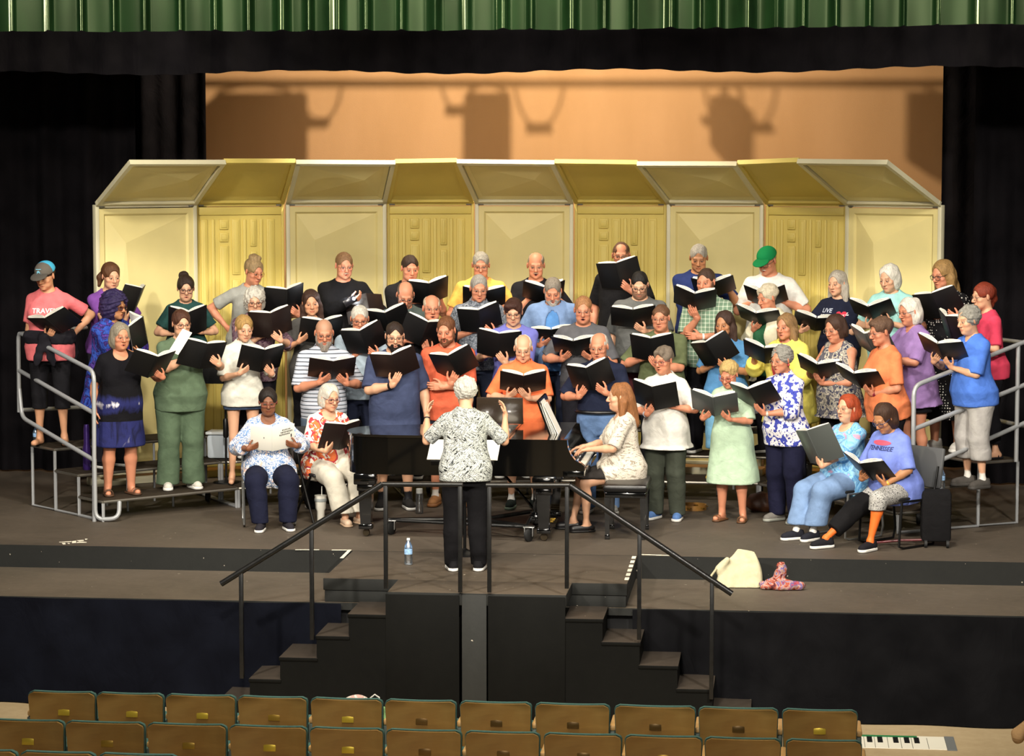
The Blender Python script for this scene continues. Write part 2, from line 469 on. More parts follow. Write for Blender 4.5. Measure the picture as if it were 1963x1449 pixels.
def face_col(p,skin,o):
    x=np.abs(p[:,0]); X=p[:,0]; y=p[:,1]; z=p[:,2]; front=(y<-.045)
    col=np.tile(np.array(skin,F32),(len(p),1))
    def blend(m,c): 
        m=np.clip(m,0,1)[:,None].astype(F32); col[:]=col*(1-m)+np.array(c,F32)*m
    red=np.exp(-(((x-.04)/.02)**2+((z+.03)/.02)**2))*.5+np.exp(-((x/.014)**2+((z+.03)/.012)**2))*.5+(x>.074)*.35
    red=red*o.get('ruddy',1.0)
    col[:]=col*np.stack([1-0*red,1-.30*red,1-.34*red],1)
    # eye sockets: shade painted into the skin colour
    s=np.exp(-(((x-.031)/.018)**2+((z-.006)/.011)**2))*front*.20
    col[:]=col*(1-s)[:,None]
    sh=np.exp(-(((x-.03)/.02)**2+((z+.062)/.03)**2))*0
    if o.get('fuzz'):
        m=front*1.0*((z<-.045)&(z>-.125))*np.clip((-.035-z-.18*np.maximum(0,.05-x)*(z>-.075))/.015,0,1)
        m=np.where((x>.05)&(z<-.01)&(y<.0),1,m)*.62
        blend(m,lin(o['fuzz']))
    if o.get('scalp'):
        m=((z>.035+.35*np.maximum(0,-y-.02))|((y>.03)&(z>-.05)))*.7
        blend(m.astype(float),lin(o['scalp']))
    mo=o.get('mouth',.6)
    d=np.sqrt((X/.0235)**2+((z+.068)/(.0095+.006*mo))**2)
    lip=np.array(skin)*np.array([.80,.48,.50]) if not o.get('lip') else lin(o['lip'])
    blend(np.clip((1.08-d)*6,0,1)*(y<-.06)*.75,lip)
    if mo>.15:
        d=np.sqrt((X/(.008+.007*mo))**2+((z+.068)/(.0085*mo+.001))**2)
        blend(np.clip((1.15-d)*5,0,1)*(y<-.05),(.035,.008,.008))
    bc=lin(o.get('brow','#5a4030'))
    zc=.0275-6.0*(x-.032)**2
    blend(np.clip(1.25-np.abs(z-zc)/.0042,0,1)*(x>.013)*(x<.052)*front*o.get('bw',.65),bc)
    # lidded eyes looking down at the music
    e=np.sqrt(((x-.031)/.0135)**2+((z+.0005)/.0062)**2)
    blend(np.clip((1.1-e)*5,0,1)*front*.55,np.array(skin)*.5+.22)
    blend(np.clip((1.2-np.sqrt(((x-.0305)/.006)**2+((z+.001)/.006)**2))*4,0,1)*front,(.03,.02,.015))
    blend(np.clip(1.3-np.abs(z-.0035-.3*(x-.031)*0)/.0032,0,1)*(np.abs(x-.031)<.0145)*front*.75,(.05,.025,.02))
    return col

def head_field(o,HC,Rh,hs,neck,male):
    h=.0042
    def L(p): return HC+Rh@(np.array(p)*hs)
    f=Field(HC-V3(.135,.165,.20)*hs,HC+V3(.135,.165,.135)*hs,h)
    g=o.get('g',.3)
    def E(c,r,k=.02,rz=0,rx=0): f.add(Ell(L(c),np.array(r)*hs,Rh@rotm(rx=rx,rz=rz)),0,k*hs)
    def CC(a,b,ra,rb,k=.012): f.add(Cone(L(a),L(b),ra*hs,rb*hs),0,k*hs)
    E((0,.014,.030),(.074,.094,.084),.0)
    E((0,-.022,-.030),(.061,.066,.080),.03)
    jw=.052 if male else .046
    E((0,-.034,-.072),(jw+.008*g,.048,.036),.03)
    E((0,-.072,-.098),(.020,.019,.015),.03)
    for s in (-1,1):
        E((s*.040,-.058,-.026),(.024+.004*g,.024,.020),.02)
        E((s*.036,-.048,-.066),(.018+.010*g,.026,.026),.02)
        E((s*.0775,.008,-.006),(.0085,.019,.031),.006,rz=s*.35)
    if g>.45: E((0,-.022,-.106),(.046,.044,.030),.03)
    CC((-.036,-.080,.021),(.036,-.080,.021),.0105 if male else .008,.0105 if male else .008,.016)
    f.cut(Ell(L((.031,-.103,.001)),np.array((.0165,.017,.0125))*hs,Rh),0,.014); f.cut(Ell(L((-.031,-.103,.001)),np.array((.0165,.017,.0125))*hs,Rh),0,.014)
    for s in (-1,1): E((s*.031,-.0765,0),(.0145,.0145,.0125),.004)
    CC((0,-.084,.014),(0,-.110,-.028),.0085,.0125,.010)
    for s in (-1,1): E((s*.0115,-.097,-.034),(.0085,.011,.0085),.006)
    mo=o.get('mouth',.6)
    E((0,-.0885,-.0605-.002*mo),(.022,.0105,.0062),.006)
    E((0,-.0865,-.0740-.004*mo),(.0185,.0105,.0066),.006)
    if mo>.15: f.cut(Ell(L((0,-.104,-.068-.001*mo)),np.array((.008+.007*mo,.024,.0085*mo+.001))*hs,Rh),0,.003)
    f.add(neck,0,.025)
    return f

def hair_field(style,HC,Rh,hs,seed,T,k):
    def L(p): return HC+Rh@(np.array(p)*hs)
    f=Field(HC-V3(.20,.22,.36)*hs,HC+V3(.20,.24,.24)*hs,.0068)
    def E(c,r,kk=.02,rx=0,rz=0): f.add(Ell(L(c),np.array(r)*hs,Rh@rotm(rx=rx,rz=rz)),0,kk)
    def X(c,r,kk=.008,rx=0,rz=0): f.cut(Ell(L(c),np.array(r)*hs,Rh@rotm(rx=rx,rz=rz)),0,kk)
    def CC(a,b,ra,rb,kk=.02): f.add(Cone(L(a),L(b),ra*hs,rb*hs),0,kk)
    def below(z,y=0,tilt=0): f.cut(Half(L((0,y,z)),Rh@V3(0,-math.sin(tilt),-math.cos(tilt))),0,.008)
    wob=(.004,60)
    st=style
    if st in('short','receding','bald','crop','flop'):
        th={'short':-.002,'receding':-.003,'bald':-.004,'crop':-.004,'flop':.005}[st]
        E((0,.016,.034),(.081+th,.101+th,.089+th),0)
        if st=='flop': E((-.02,-.06,.075),(.062,.045,.035),.02)
        X((0,-.128,-.002 if st!='flop' else -.026),(.070,.083,.098))
        if st=='receding': X((0,-.082,.10),(.060,.062,.052),.012); X((0,-.12,.0),(.066,.085,.11))
        if st=='bald': X((0,-.045,.115),(.068,.118,.092),.01); X((0,-.10,.02),(.075,.08,.10))
        for s in(-1,1): X((s*.083,-.012,-.045),(.028,.055,.050))
        below(-.062,0,.25)
        if st=='flop': wob=(.006,55)
        if st=='short': wob=(.003,80)
    elif st in('pixie','crown'):
        E((0,.020,.038),(.087,.107,.094),0); E((0,-.052,.082),(.058,.036,.028),.02)
        X((0,-.128,-.012),(.069,.084,.102)); 
        for s in(-1,1): X((s*.085,-.018,-.055),(.022,.04,.045))
        below(-.075,0,.2); wob=(.007,60)
    elif st in('bob','bobwave','bobshort'):
        zb={'bob':-.125,'bobwave':-.12,'bobshort':-.095}[st]
        E((0,.018,.034),(.086,.106,.092),0); E((0,.034,-.040),(.100,.086,.115),.03)
        X((0,-.125,-.024),(.068,.104,.118)); X((0,-.09,-.15),(.06,.10,.09))
        below(zb,.0,.12)
        if st=='bobwave': wob=(.009,42)
    elif st=='long':
        E((0,.018,.034),(.085,.105,.091),0); E((0,.034,-.040),(.094,.084,.115),.03)
        for s in(-1,1):
            CC((s*.072,.02,-.05),(s*.092,-.01,-.235),.040,.026,.03)
        CC((0,.07,-.03),(0,.10,-.25),.070,.062,.03)
        X((0,-.125,-.022),(.066,.102,.120)); X((0,-.11,-.19),(.055,.11,.13))
        wob=(.005,50)
    elif st in('curly','afro','curlyshort'):
        r={'curly':.098,'afro':.118,'curlyshort':.092}[st]
        E((0,.022,.030),(r,r+.012,r+.006),0)
        if st!='curlyshort': E((0,.035,-.03),(r+.004,r-.006,r),.03)
        X((0,-.135,-.026),(.070,.104,.108),.006)
        if st=='curlyshort':
            for s in(-1,1): X((s*.095,-.018,-.065),(.03,.05,.05))
        below({'curly':-.10,'afro':-.125,'curlyshort':-.085}[st],0,.2); wob=(.010 if st!='curlyshort' else .007,85); f.wob(.0085,150,seed+1,(1,1,1),9)
    elif st in('updo','pony','slick','bun'):
        E((0,.016,.033),(.0845,.105,.092),0); X((0,-.128,-.004),(.068,.078,.098))
        for s in(-1,1): X((s*.083,-.006,-.055),(.026,.055,.055))
        below(-.078,0,.5); wob=(.003,70)
        if st=='updo': E((0,.035,.118),(.055,.055,.040),.015); E((0.03,.0,.125),(.03,.02,.025),.01)
        if st=='bun': E((-.015,.085,.10),(.052,.050,.045),.012)
        if st=='pony': CC((0,.105,.03),(-.05,.12,-.05),.032,.034,.02); CC((-.05,.12,-.05),(-.065,.10,-.12),.034,.016,.02)
        if st=='slick': E((0,.115,-.02),(.045,.035,.045),.01)
        if st=='pony2':pass
    if st in('updo','bun'): wob=(.004,70)
    f.wob(wob[0],wob[1],seed,(1,1,.55) if st not in('curly','afro','curlyshort','crown') else (1,1,1))
    # never into the face
    return f

def hand_field(side,w,fd,n,curl,ks):
    s=unit(np.cross(fd,n))*(1 if side=='a' else -1); fd=unit(fd); n=unit(np.cross(s,fd) if side=='a' else np.cross(fd,s)); 
    # palm normal rebuilt so the three axes are square
    f=Field(w-V3(.21,.21,.21),w+V3(.21,.21,.21),.0048)
    P=[]
    for j,(o_,l1,l2,l3) in enumerate([(.029,.040,.026,.020),(.010,.044,.030,.022),(-.010,.041,.028,.021),(-.028,.032,.021,.019)]):
        kn=w+fd*(.086-.004*abs(j-1))*ks+s*o_*ks
        P.append((Cone(w+s*o_*.55*ks,kn,.0150*ks,.0115*ks),.014))
        a=curl*(.8+.12*j); spread=s*(.035*(1.3-j))
        d1=unit(fd*math.cos(a)+n*math.sin(a)+spread); p1=kn+d1*l1*ks
        d2=unit(fd*math.cos(a*2.1)+n*math.sin(a*2.1)+spread*.6); p2=p1+d2*l2*ks
        d3=unit(fd*math.cos(a*2.9)+n*math.sin(a*2.9)); p3=p2+d3*l3*ks
        P+= [(Cone(kn,p1,.0100*ks,.0090*ks),.003),(Cone(p1,p2,.0090*ks,.0082*ks),.003),(Cone(p2,p3,.0082*ks,.0068*ks),.003)]
    t0=w+(fd*.020+s*.020+n*.006)*ks; d1=unit(s*.75+fd*.62+n*.28); t1=t0+d1*.046*ks; d2=unit(fd*.82+s*.38+n*.40); t2=t1+d2*.032*ks; t3=t2+unit(fd*.9+s*.1+n*.45)*.024*ks
    P+=[(Cone(t0,t1,.0155*ks,.0115*ks),.012),(Cone(t1,t2,.0115*ks,.0100*ks),.004),(Cone(t2,t3,.0100*ks,.0080*ks),.003)]
    for p,k in P: f.add(p,0,k)
    return f

PEOPLE=[]
def person(o):
    H=o['H']; k=H/1.70; male=o.get('sex','f')=='m'; g=o.get('g',.3); seed=o['seed']
    hs=(1.075 if male else 1.055)*(.62+.38*k)*o.get('hs',1.0)
    root=thing('person',o['label'],'person',o['loc'],o['rz'],o.get('group'))
    sit=o.get('sit'); lean=R(o.get('lean',4 if not sit else 2)); Rt=rotm(rx=lean).astype(float)
    zp=.90*k if sit is None else sit+.105*k
    P0=V3(0,0,zp)
    def T(x,y,z): return P0+Rt@(V3(x,y,z-.90)*k)
    a=np.array(AM if male else AF)+g*.055*np.array(GW); b=np.array(BM if male else BF)+g*.075*np.array(GW); cy=np.array(CYS)-g*.035*np.array(GC)
    tz=np.array(TZ)
    if sit is not None: b=b+np.array([.0,.01,.02,.02,.01]+[0]*6)
    torso=Loft(P0,Rt,(tz-.90)*k,a*k,b*k,cy*k)
    sw=(.172 if male else .150)+g*.018
    ru=(.046 if male else .040)+g*.016; rf=(.041 if male else .035)+g*.010; rw=.026 if male else .0225
    # head
    hp=R(o.get('hp',16)); hy=R(o.get('hy',0)); hr=R(o.get('hr',0))
    Rh=rotm(rx=hp,ry=hr,rz=hy).astype(float)
    piv=T(0,.012,1.50); HC=piv+Rh@(V3(0,-.022,.085)*hs)
    nk=(.058 if male else .049)+g*.008
    neck=Cone(T(0,.022,1.40),HC+Rh@(V3(0,.012,-.055)*hs),nk*1.08*k,nk*.98*k)
    # legs
    legs={}
    wid=.092+g*.02; sp=o.get('stance',.10)+g*.015
    for sd,sx in (('a',-1),('b',1)):
        hip=P0+V3(sx*wid*k,.012,-.02*k)
        if sit is None:
            kn=V3(sx*sp*k,-.015,.475*k); an=V3(sx*(sp+.01)*k,.03,.085)
        else:
            ft=o['feet'][sd]; an=V3(ft[0],ft[1]+.0,.085+(ft[2] if len(ft)>2 else 0))
            kn,an,_=ik(hip,an,.43*k,.40*k,V3(sx*.25,-1,.9))
        legs[sd]=(hip,kn,an)
    # arms
    l1,l2=.285*k,.250*k; ks=k*(.93 if male else .86); arms={}
    inv=None
    for sd,sx in (('a',-1),('b',1)):
        S=T(sx*sw,.012,1.352); sp_=o.get('arm_'+sd,('hang',)); kind=sp_[0]; curl=.35
        hint=V3(sx*(.45+.9*g),.30,-1)
        if kind=='hang': 
            W=T(sx*(sw+.065+g*.05),-.02,.855); fd=unit((sx*.05,-.12,-1)); n=V3(-sx,0,0); hint=V3(sx*.3,1,0)
        elif kind=='hip': W=T(sx*(.20+g*.05),.03,1.02); fd=unit((-sx*.35,-.6,-.55)); n=unit((-sx,.2,-.2)); hint=V3(sx,.5,-.1); curl=.2
        elif kind=='across': W=T(-sx*.03,-.19-g*.09,1.10); fd=unit((-sx,-.05,.05)); n=V3(0,1,0); hint=V3(sx,0,-.9)
        elif kind=='lap': W=T(sx*.06,-.26,.99); fd=unit((-sx*.6,-.7,-.1)); n=V3(0,0,-1)
        elif kind=='at': W=V3(*sp_[1])*k; fd=unit(sp_[2]); n=unit(sp_[3]); curl=sp_[4] if len(sp_)>4 else .3; hint=V3(*sp_[5]) if len(sp_)>5 else hint
        elif kind=='in':
            Fc,Rf,beta=o['_fold']; u,v,ang=sp_[1:4]; ang=R(ang); pt=Fc+Rf@V3(u,abs(u)*math.tan(beta)+.045,v); fd=Rf@unit((math.sin(ang),-.1,math.cos(ang))); n=Rf@V3(0,-1,0); W=pt-fd*.10*ks; curl=.2
        else:
            Fc,Rf,beta=o['_fold']; u,v,ang=sp_[1:4]; ang=R(ang)
            pt=Fc+Rf@V3(u,abs(u)*math.tan(beta)-.022,v)
            fd=Rf@unit((math.sin(ang),.18,math.cos(ang))); n=Rf@V3(0,1,0)
            W=pt-fd*.095*ks; curl=sp_[4] if len(sp_)>4 else .16
        E,W,over=ik(S,W,l1,l2,hint)
        if over>.03: print('REACH',o['id'],sd,round(over,3))
        arms[sd]=(S,E,W,fd,n,curl)
    # ---------------- body mesh
    skin=np.array(lin(o.get('skin','#c08a68')))
    zhi=piv[2]+.02
    ext=[HC]+[q for A in arms.values() for q in A[:3]]+[q for Lg in legs.values() for q in Lg]
    ext=np.array(ext); lo=ext.min(0)-.2; hi=ext.max(0)+.2; lo[2]=0; hi[2]=max(piv[2]+.03,max(A[2][2] for A in arms.values())+.06)
    fb=Field(lo,hi,.0145)
    fb.add(torso,-.012,0)
    for sd,sx in (('a',-1),('b',1)):
        S,E,W,fd,n,_=arms[sd]
        fb.add(Cone(T(sx*.055,.02,1.395),S,.040*k,ru*k*.94),0,.04)
        fb.add(Cone(S,E,ru*k,rf*.96*k),0,.03)
        m=E+(W-E)*.30
        fb.add(Cone(E,m,rf*.96*k,rf*k),0,.015); fb.add(Cone(m,W,rf*k,rw*k),0,.015); fb.add(Cone(W,W+unit(fd)*.03,rw*k,rw*k),0,.01)
        hip,kn,an=legs[sd]
        cov=-.010 if o.get('bot') and o['bot'][0] in('pants',) else 0
        fb.add(Cone(hip,kn,(.082+g*.03)*k,(.053+g*.012)*k),cov,.03)
        m=kn+(an-kn)*.30+V3(0,.012,0)
        fb.add(Cone(kn,m,(.050+g*.012)*k,(.054+g*.016)*k),cov,.02); fb.add(Cone(m,an,(.054+g*.016)*k,(.033+g*.006)*k),cov,.02)
        fx=sx*.02*1
        tl=an-V3(0,0,.085)
        fb.add(Cone(an,tl+V3(0,.025,.040),(.034+g*.005)*k,.034*k),0,.02)
        fb.add(Cone(tl+V3(0,.035,.036),tl+V3(sx*.03,-.125*k,.030),.030*k,.030*k),0,.02)
    fb.add(neck,0,.03)
    fb.cut(Half((0,0,.006),(0,0,-1)))
    v,q=fb.mesh(1); c=np.tile(skin.astype(F32),(len(v),1))
    if o.get('sock'):
        sc,sz=o['sock']; c[v[:,2]<sz]=lin(sc)
    parts=[(v,q,c)]
    f=head_field(o,HC,Rh,hs,neck,male); v,q=f.mesh(1)
    parts.append((v,q,face_col(((v-HC)@Rh)/hs,skin,o).astype(F32)))
    for sd in 'ab':
        S,E,W,fd,n,cu=arms[sd]
        f=hand_field(sd,W,fd,n,cu,ks); f.add(Cone(W-unit(W-E)*.03,W+unit(fd)*.01,rw*k*1.02,rw*k),0,.015)
        v,q=f.mesh(1); parts.append((v,q,np.tile((skin*np.array([1,.93,.92])).astype(F32),(len(v),1))))
    v,q,c=join(parts); np_mesh('body',v,q,SKIN,root,c)
    # ---------------- clothes
    def top(t,name,mat,ease,over=False):
        sl=t.get('sl',.62); hem=t.get('hem',.86); nkst=t.get('neck','crew'); lo2=T(0,0,hem)
        f=Field(np.minimum(ext.min(0),P0)-.22,np.maximum(ext.max(0),P0)+.22,.0118)
        hz=min(lo2[2],P0[2])-.06
        f=Field((f.lo[0],f.lo[1],hz-.1),(-f.lo[0],max(.3,f.ax[1][-1]),T(0,0,1.50)[2]+.04),.0118)
        if hem<.76:
            fl=t.get('flare',.05); z2=np.concatenate([[hem-.03,hem,(hem+.76)/2],tz]); 
            aa=a.copy(); bb=b.copy(); aa[0]=a[1]+fl*.3; aa[1]=a[1]+fl*.2; bb[0]=b[1]+fl*.3; bb[1]=b[1]+fl*.2; a2=np.concatenate([[a[1]+fl,a[1]+fl,a[1]+fl*.65],aa]); b2=np.concatenate([[b[1]+fl*.9,b[1]+fl*.9,b[1]+fl*.6],bb]); c2=np.concatenate([[cy[1]]*3,cy])
            if t.get('loose',0): 
                w=np.clip((1.30-z2)/.3,0,1)*t['loose']; a2=a2+w*.7; b2=b2+w
            body=Loft(P0,Rt,(z2-.9)*k,a2*k,b2*k,c2*k)
        else:
            w=np.clip((1.28-tz)/.3,0,1)*t.get('loose',.012)+np.clip((1.06-tz)/.14,0,1)*.014*np.clip((tz-.70)/.16,0,1); aa=a.copy(); bb=b.copy(); aa[0]=a[1]*1.0; bb[0]=b[1]*1.0; body=Loft(P0,Rt,(tz-.9)*k,(aa+w*.8)*k,(bb+w)*k,cy*k)
        f.add(body,ease,0)
        if not male:
            bs=.060+.028*g
            for sx in (-1,1): f.add(Ell(T(sx*(.078+.02*g),-.075-.045*g,1.215-.02*g),V3(bs,bs*.95,bs)*k),ease,.06)
        for sd,sx in (('a',-1),('b',1)):
            S,E,W=arms[sd][:3]
            if sl>0:
                f.add(Cone(T(sx*.050,.02,1.408),S+V3(-sx*.01,0,-.004),.036*k,ru*.93*k),ease,.04)
                r0=ru*k+ease*.8; lw=t.get('wide',.012); r1=rf*k+ease+lw
                if sl<=1: f.add(Cone(S,S+(E-S)*sl,r0,r0*(1-sl)+r1*sl+.003,False,True),0,.03)
                else:
                    f.add(Cone(S,E,r0,r1),0,.03); e2=E+(W-E)*(sl-1); f.add(Cone(E,e2,r1,(rw+(rf-rw)*(2-sl)*.9)*k+ease+lw,False,True),0,.02)
            else:
                f.add(Cone(T(sx*.05,.02,1.41),T(sx*(sw-.035),.012,1.395),.036*k,.036*k),ease,.03)
        if t.get('lap'):
            for sd in 'ab':
                hip,kn,an=legs[sd]; f.add(Cone(hip,hip+(kn-hip)*t['lap'],(.088+g*.034)*k,(.078+g*.022)*k,False,True),(o['bot'][3] if o.get('bot') else 0)+.012,.08)
        f.wob(.0045,17,seed+len(name),(1,1,.8))
        up=Rt@V3(0,0,1)
        if not t.get('lap'): f.cut(Half(T(0,0,hem),-up+V3(0,t.get('slant',0),0)))
        f.cut(Cone(T(0,.020,1.40),T(0,-.02,1.60),nk*k+.010,nk*k+.016),0,.006)
        if nkst=='crew': f.cut(Ell(T(0,-.022,1.452),V3(.074,.080,.036)*k),0,.006)
        elif nkst=='scoop': f.cut(Ell(T(0,-.075,1.435),V3(.088,.10,.082)*k),0,.006)
        elif nkst=='v': f.cut(Cone(T(0,-.05,1.475),T(0,-.17,1.32),.066*k,.012*k),0,.006)
        elif nkst in('polo','shirt'):
            f.cut(Cone(T(0,-.06,1.465),T(0,-.15,1.385 if nkst=='polo' else 1.36),.045*k,.008*k),0,.004)
            inner=Cone(T(0,.025,1.38),T(0,-.02,1.60),nk*k+.010,nk*k+.018)
            wedge=Cone(T(0,-.10,1.53),T(0,-.15,1.385),.055*k,.008*k)
            f.add(Cone(T(0,.020,1.405),T(0,.004,1.478),(nk+.034)*k,(nk+.018)*k,True,True),0,.01,cut=[inner,wedge])
        if over:
            ow=t.get('open',.055)
            f.cut(Cone(T(0,-.24,hem-.1),T(0,-.16,1.47),ow*1.5*k+.05,ow*k+.03),0,.01)
            f.cut(body,.006,0)
        v,q=f.mesh(1)
        return np_mesh(name,v,q,mat,root)
    bot=o.get('bot'); pants=None
    if bot and bot[0] in('pants',):
        _,mat,hemz,ease=bot[:4]; flare=bot[4] if len(bot)>4 else .0
        lo=np.minimum(ext.min(0),P0)-.2; hi=np.maximum(ext.max(0),P0)+.2
        f=Field((lo[0],lo[1],0),(hi[0],hi[1],P0[2]+.2*k),.0135)
        f.add(Loft(P0,Rt,(tz[:5]-.9)*k,a[:5]*k,b[:5]*k,cy[:5]*k),ease*.6+.004,0)
        for sd in 'ab':
            hip,kn,an=legs[sd]
            f.add(Cone(hip,kn,(.084+g*.034)*k,(.058+g*.014)*k),ease,.03)
            m=kn+(an-kn)*.35+V3(0,.008,0); e=an-V3(0,0,.05)
            f.add(Cone(kn,m,(.058+g*.014)*k,(.056+g*.014)*k),ease,.02); f.add(Cone(m,e,(.056+g*.014)*k,(.046+g*.006)*k+flare),ease,.02)
        f.wob(.005,16,seed+3,(1,1,.7))
        if sit is None or True: f.cut(Half((0,0,hemz),(0,0,-1)))
        f.cut(Half(T(0,0,1.03),Rt@V3(0,0,1)))
        tt=o['top']; f.cut(Half(T(0,0,max(tt.get('hem',.86),.70)+.012),Rt@V3(0,0,1)+V3(0,tt.get('slant',0),0))) if not tt.get('tuck') and sit is None else None
        v,q=f.mesh(1); pants=np_mesh(bot[5] if len(bot)>5 else 'trousers',v,q,mat,root)
    t=o['top']; shirt=top(t,t.get('name','shirt'),t['mat'],t.get('ease',.012))
    if o.get('over'): top(o['over'],o['over'].get('name','overshirt'),o['over']['mat'],o['over'].get('ease',.036),True)
    # shoes
    sh=o.get('shoe')
    if sh:
        up,so=shoe_mesh(sh[0])
        for sd,sx in (('a',-1),('b',1)):
            an=legs[sd][2]; tl=an-V3(0,0,.085)
            s=bpy.data.objects.new('shoe' if sh[0]!='sandal' else 'sandal',up); link(s,root); s.location=tl; s.rotation_euler=(R(sh[3]) if len(sh)>3 and sd=='b' else 0,0,sx*R(10)); s.scale=(k,)*3
            slot(s,sh[1])
            l=bpy.data.objects.new('sole',so); link(l,s); slot(l,sh[2])
    # hair
    hst=o.get('hair')
    if hst:
        f=hair_field(hst[0],HC,Rh,hs,seed,T,k); v,q=f.mesh(1); np_mesh('hair',v,q,hair_mat(hst[1],hst[0] in('curly','afro','curlyshort','crown','pixie')),root)
    if o.get('beard'):
        bc,full=o['beard']
        def L(p): return HC+Rh@(np.array(p)*hs)
        f=Field(HC-V3(.12,.15,.2)*hs,HC+V3(.12,.06,.05)*hs,.006)
        f.add(Ell(L((0,-.030,-.074)),V3(.066,.064,.050)*hs*(1+.06*full),Rh),0,0); f.add(Ell(L((0,-.066,-.106-.012*full)),V3(.036,.034,.026+.018*full)*hs,Rh),0,.02)
        f.add(Ell(L((0,-.088,-.050)),V3(.030,.013,.008)*hs,Rh),0,.01)
        for s in(-1,1): f.add(Ell(L((s*.066,-.010,-.035)),V3(.012,.022,.045)*hs,Rh),0,.015)
        f.cut(Ell(L((0,-.09,-.022)),V3(.062,.06,.031)*hs,Rh),0,.006); f.cut(Ell(L((0,-.112,-.068)),V3(.021,.034,.011)*hs,Rh),0,.004)
        f.wob(.004,90,seed+9); v,q=f.mesh(1); np_mesh('beard',v,q,hair_mat(bc),root)
    if o.get('stache'):
        f=Field(HC-V3(.12,.15,.2)*hs,HC+V3(.12,.06,.05)*hs,.005)
        for s in(-1,1): f.add(Cone(HC+Rh@(V3(s*.004,-.099,-.050)*hs),HC+Rh@(V3(s*.024,-.090,-.057)*hs),.0065*hs,.004*hs),0,.004)
        v,q=f.mesh(1); np_mesh('moustache',v,q,hair_mat(o['stache']),root)
    Mh=Matrix.Translation(Vector(HC))@Matrix(Rh.tolist()).to_4x4()@Matrix.Scale(hs,4)
    gl=o.get('glasses')
    if gl:
        col,th=gl[0],gl[1]; m=MB(); m.M=Mh; low=gl[2] if len(gl)>2 else -.004
        for s in(-1,1):
            cx,cz=s*.0325,low; pts=[]
            for i in range(16):
                w=2*math.pi*i/16; ca,sa=math.cos(w),math.sin(w); e=.62
                pts.append((cx+.0255*math.copysign(abs(ca)**e,ca),-.1045+.012*(abs(cx+.0255*ca)/.058)**2,cz+.0185*math.copysign(abs(sa)**e,sa)))
            m.tube(pts,th,6,True)
            m.tube([(s*.057,-.094,cz+.008),(s*.078,-.05,cz+.010),(s*.080,.012,cz+.012)],th,6)
        m.tube([(-.0085,-.1065,low+.004),(0,-.1085,low+.008),(.0085,-.1065,low+.004)],th,6)
        gobj=m.build('glasses',M(col,.35,0 if th>.0016 else .6,name='spectacle_frame'),root)
        m=MB(); m.M=Mh
        for s in(-1,1):
            cx=s*.0325; vs=[]
            for i in range(14):
                w=2*math.pi*i/14; vs.append((cx+.0245*math.cos(w),-.1040+.012*(abs(cx+.0255*math.cos(w))/.058)**2,low+.0175*math.sin(w)))
            m.add(vs,[tuple(range(14))],True)
        m.build('lens',LENS_TINT if gl[-1]=='tint' else LENS,gobj)
    if o.get('cap'):
        front,back,brim=o['cap']; yw=-.03
        def L(p): return HC+Rh@(np.array(p)*hs)
        f=Field(HC-V3(.13,.14,.0)*hs,HC+V3(.13,.16,.16)*hs,.006)
        f.add(Ell(L((0,.012,.044)),V3(.090,.110,.086)*hs,Rh),0,0); f.cut(Half(L((0,0,.034)),Rh@V3(0,.12,-1))); f.cut(Ell(L((0,.012,.036)),V3(.082,.100,.076)*hs,Rh),0,0)
        v,q=f.mesh(1); p=((v-HC)@Rh)/hs
        c=np.where((p[:,1]>-.005)[:,None],np.array(lin(back)),np.array(lin(front))).astype(F32)
        cp=np_mesh('cap',v,q,DYED,root,c)
        f=Field(HC-V3(.14,.24,.06)*hs,HC+V3(.14,.06,.12)*hs,.005)
        f.add(Ell(L((0,-.105,.034)),V3(.078,.085,.020)*hs,Rh@rotm(rx=.12)),0,0); f.cut(Ell(L((0,-.105,.020)),V3(.085,.095,.020)*hs,Rh@rotm(rx=.12)),0,0); f.cut(Ell(L((0,.012,.044)),V3(.084,.104,.08)*hs,Rh),0,0)
        v,q=f.mesh(1); np_mesh('brim',v,q,DYED,cp,np.tile(np.array(lin(brim),F32),(len(v),1)))
        o['_cap']=cp
    for ws in o.get('band',[]):
        sd,col,w=ws; S,E,W=arms[sd][:3]; u=unit(W-E); m=MB()
        p=W-u*.025; m.tube([p-u*w,p-u*w*.5,p+u*w*.5,p+u*w],(rw+.0055)*k,14)
        m.build('wristband',M(col,.4,name='wristband'),root)
    if o.get('earring'):
        m=MB(); m.M=Mh
        for s in(-1,1): m.lathe([(.0,-.062),(.011,-.052),(.009,-.04),(.002,-.034)],8,(s*.080,.0,0))
        m.build('earring',M(o['earring'],.4),root)
    o.update(_root=root,_HC=HC,_Rh=Rh,_hs=hs,_arms=arms,_T=T,_shirt=shirt,_k=k,_legs=legs,_pants=pants)
    PEOPLE.append(o)
    return root

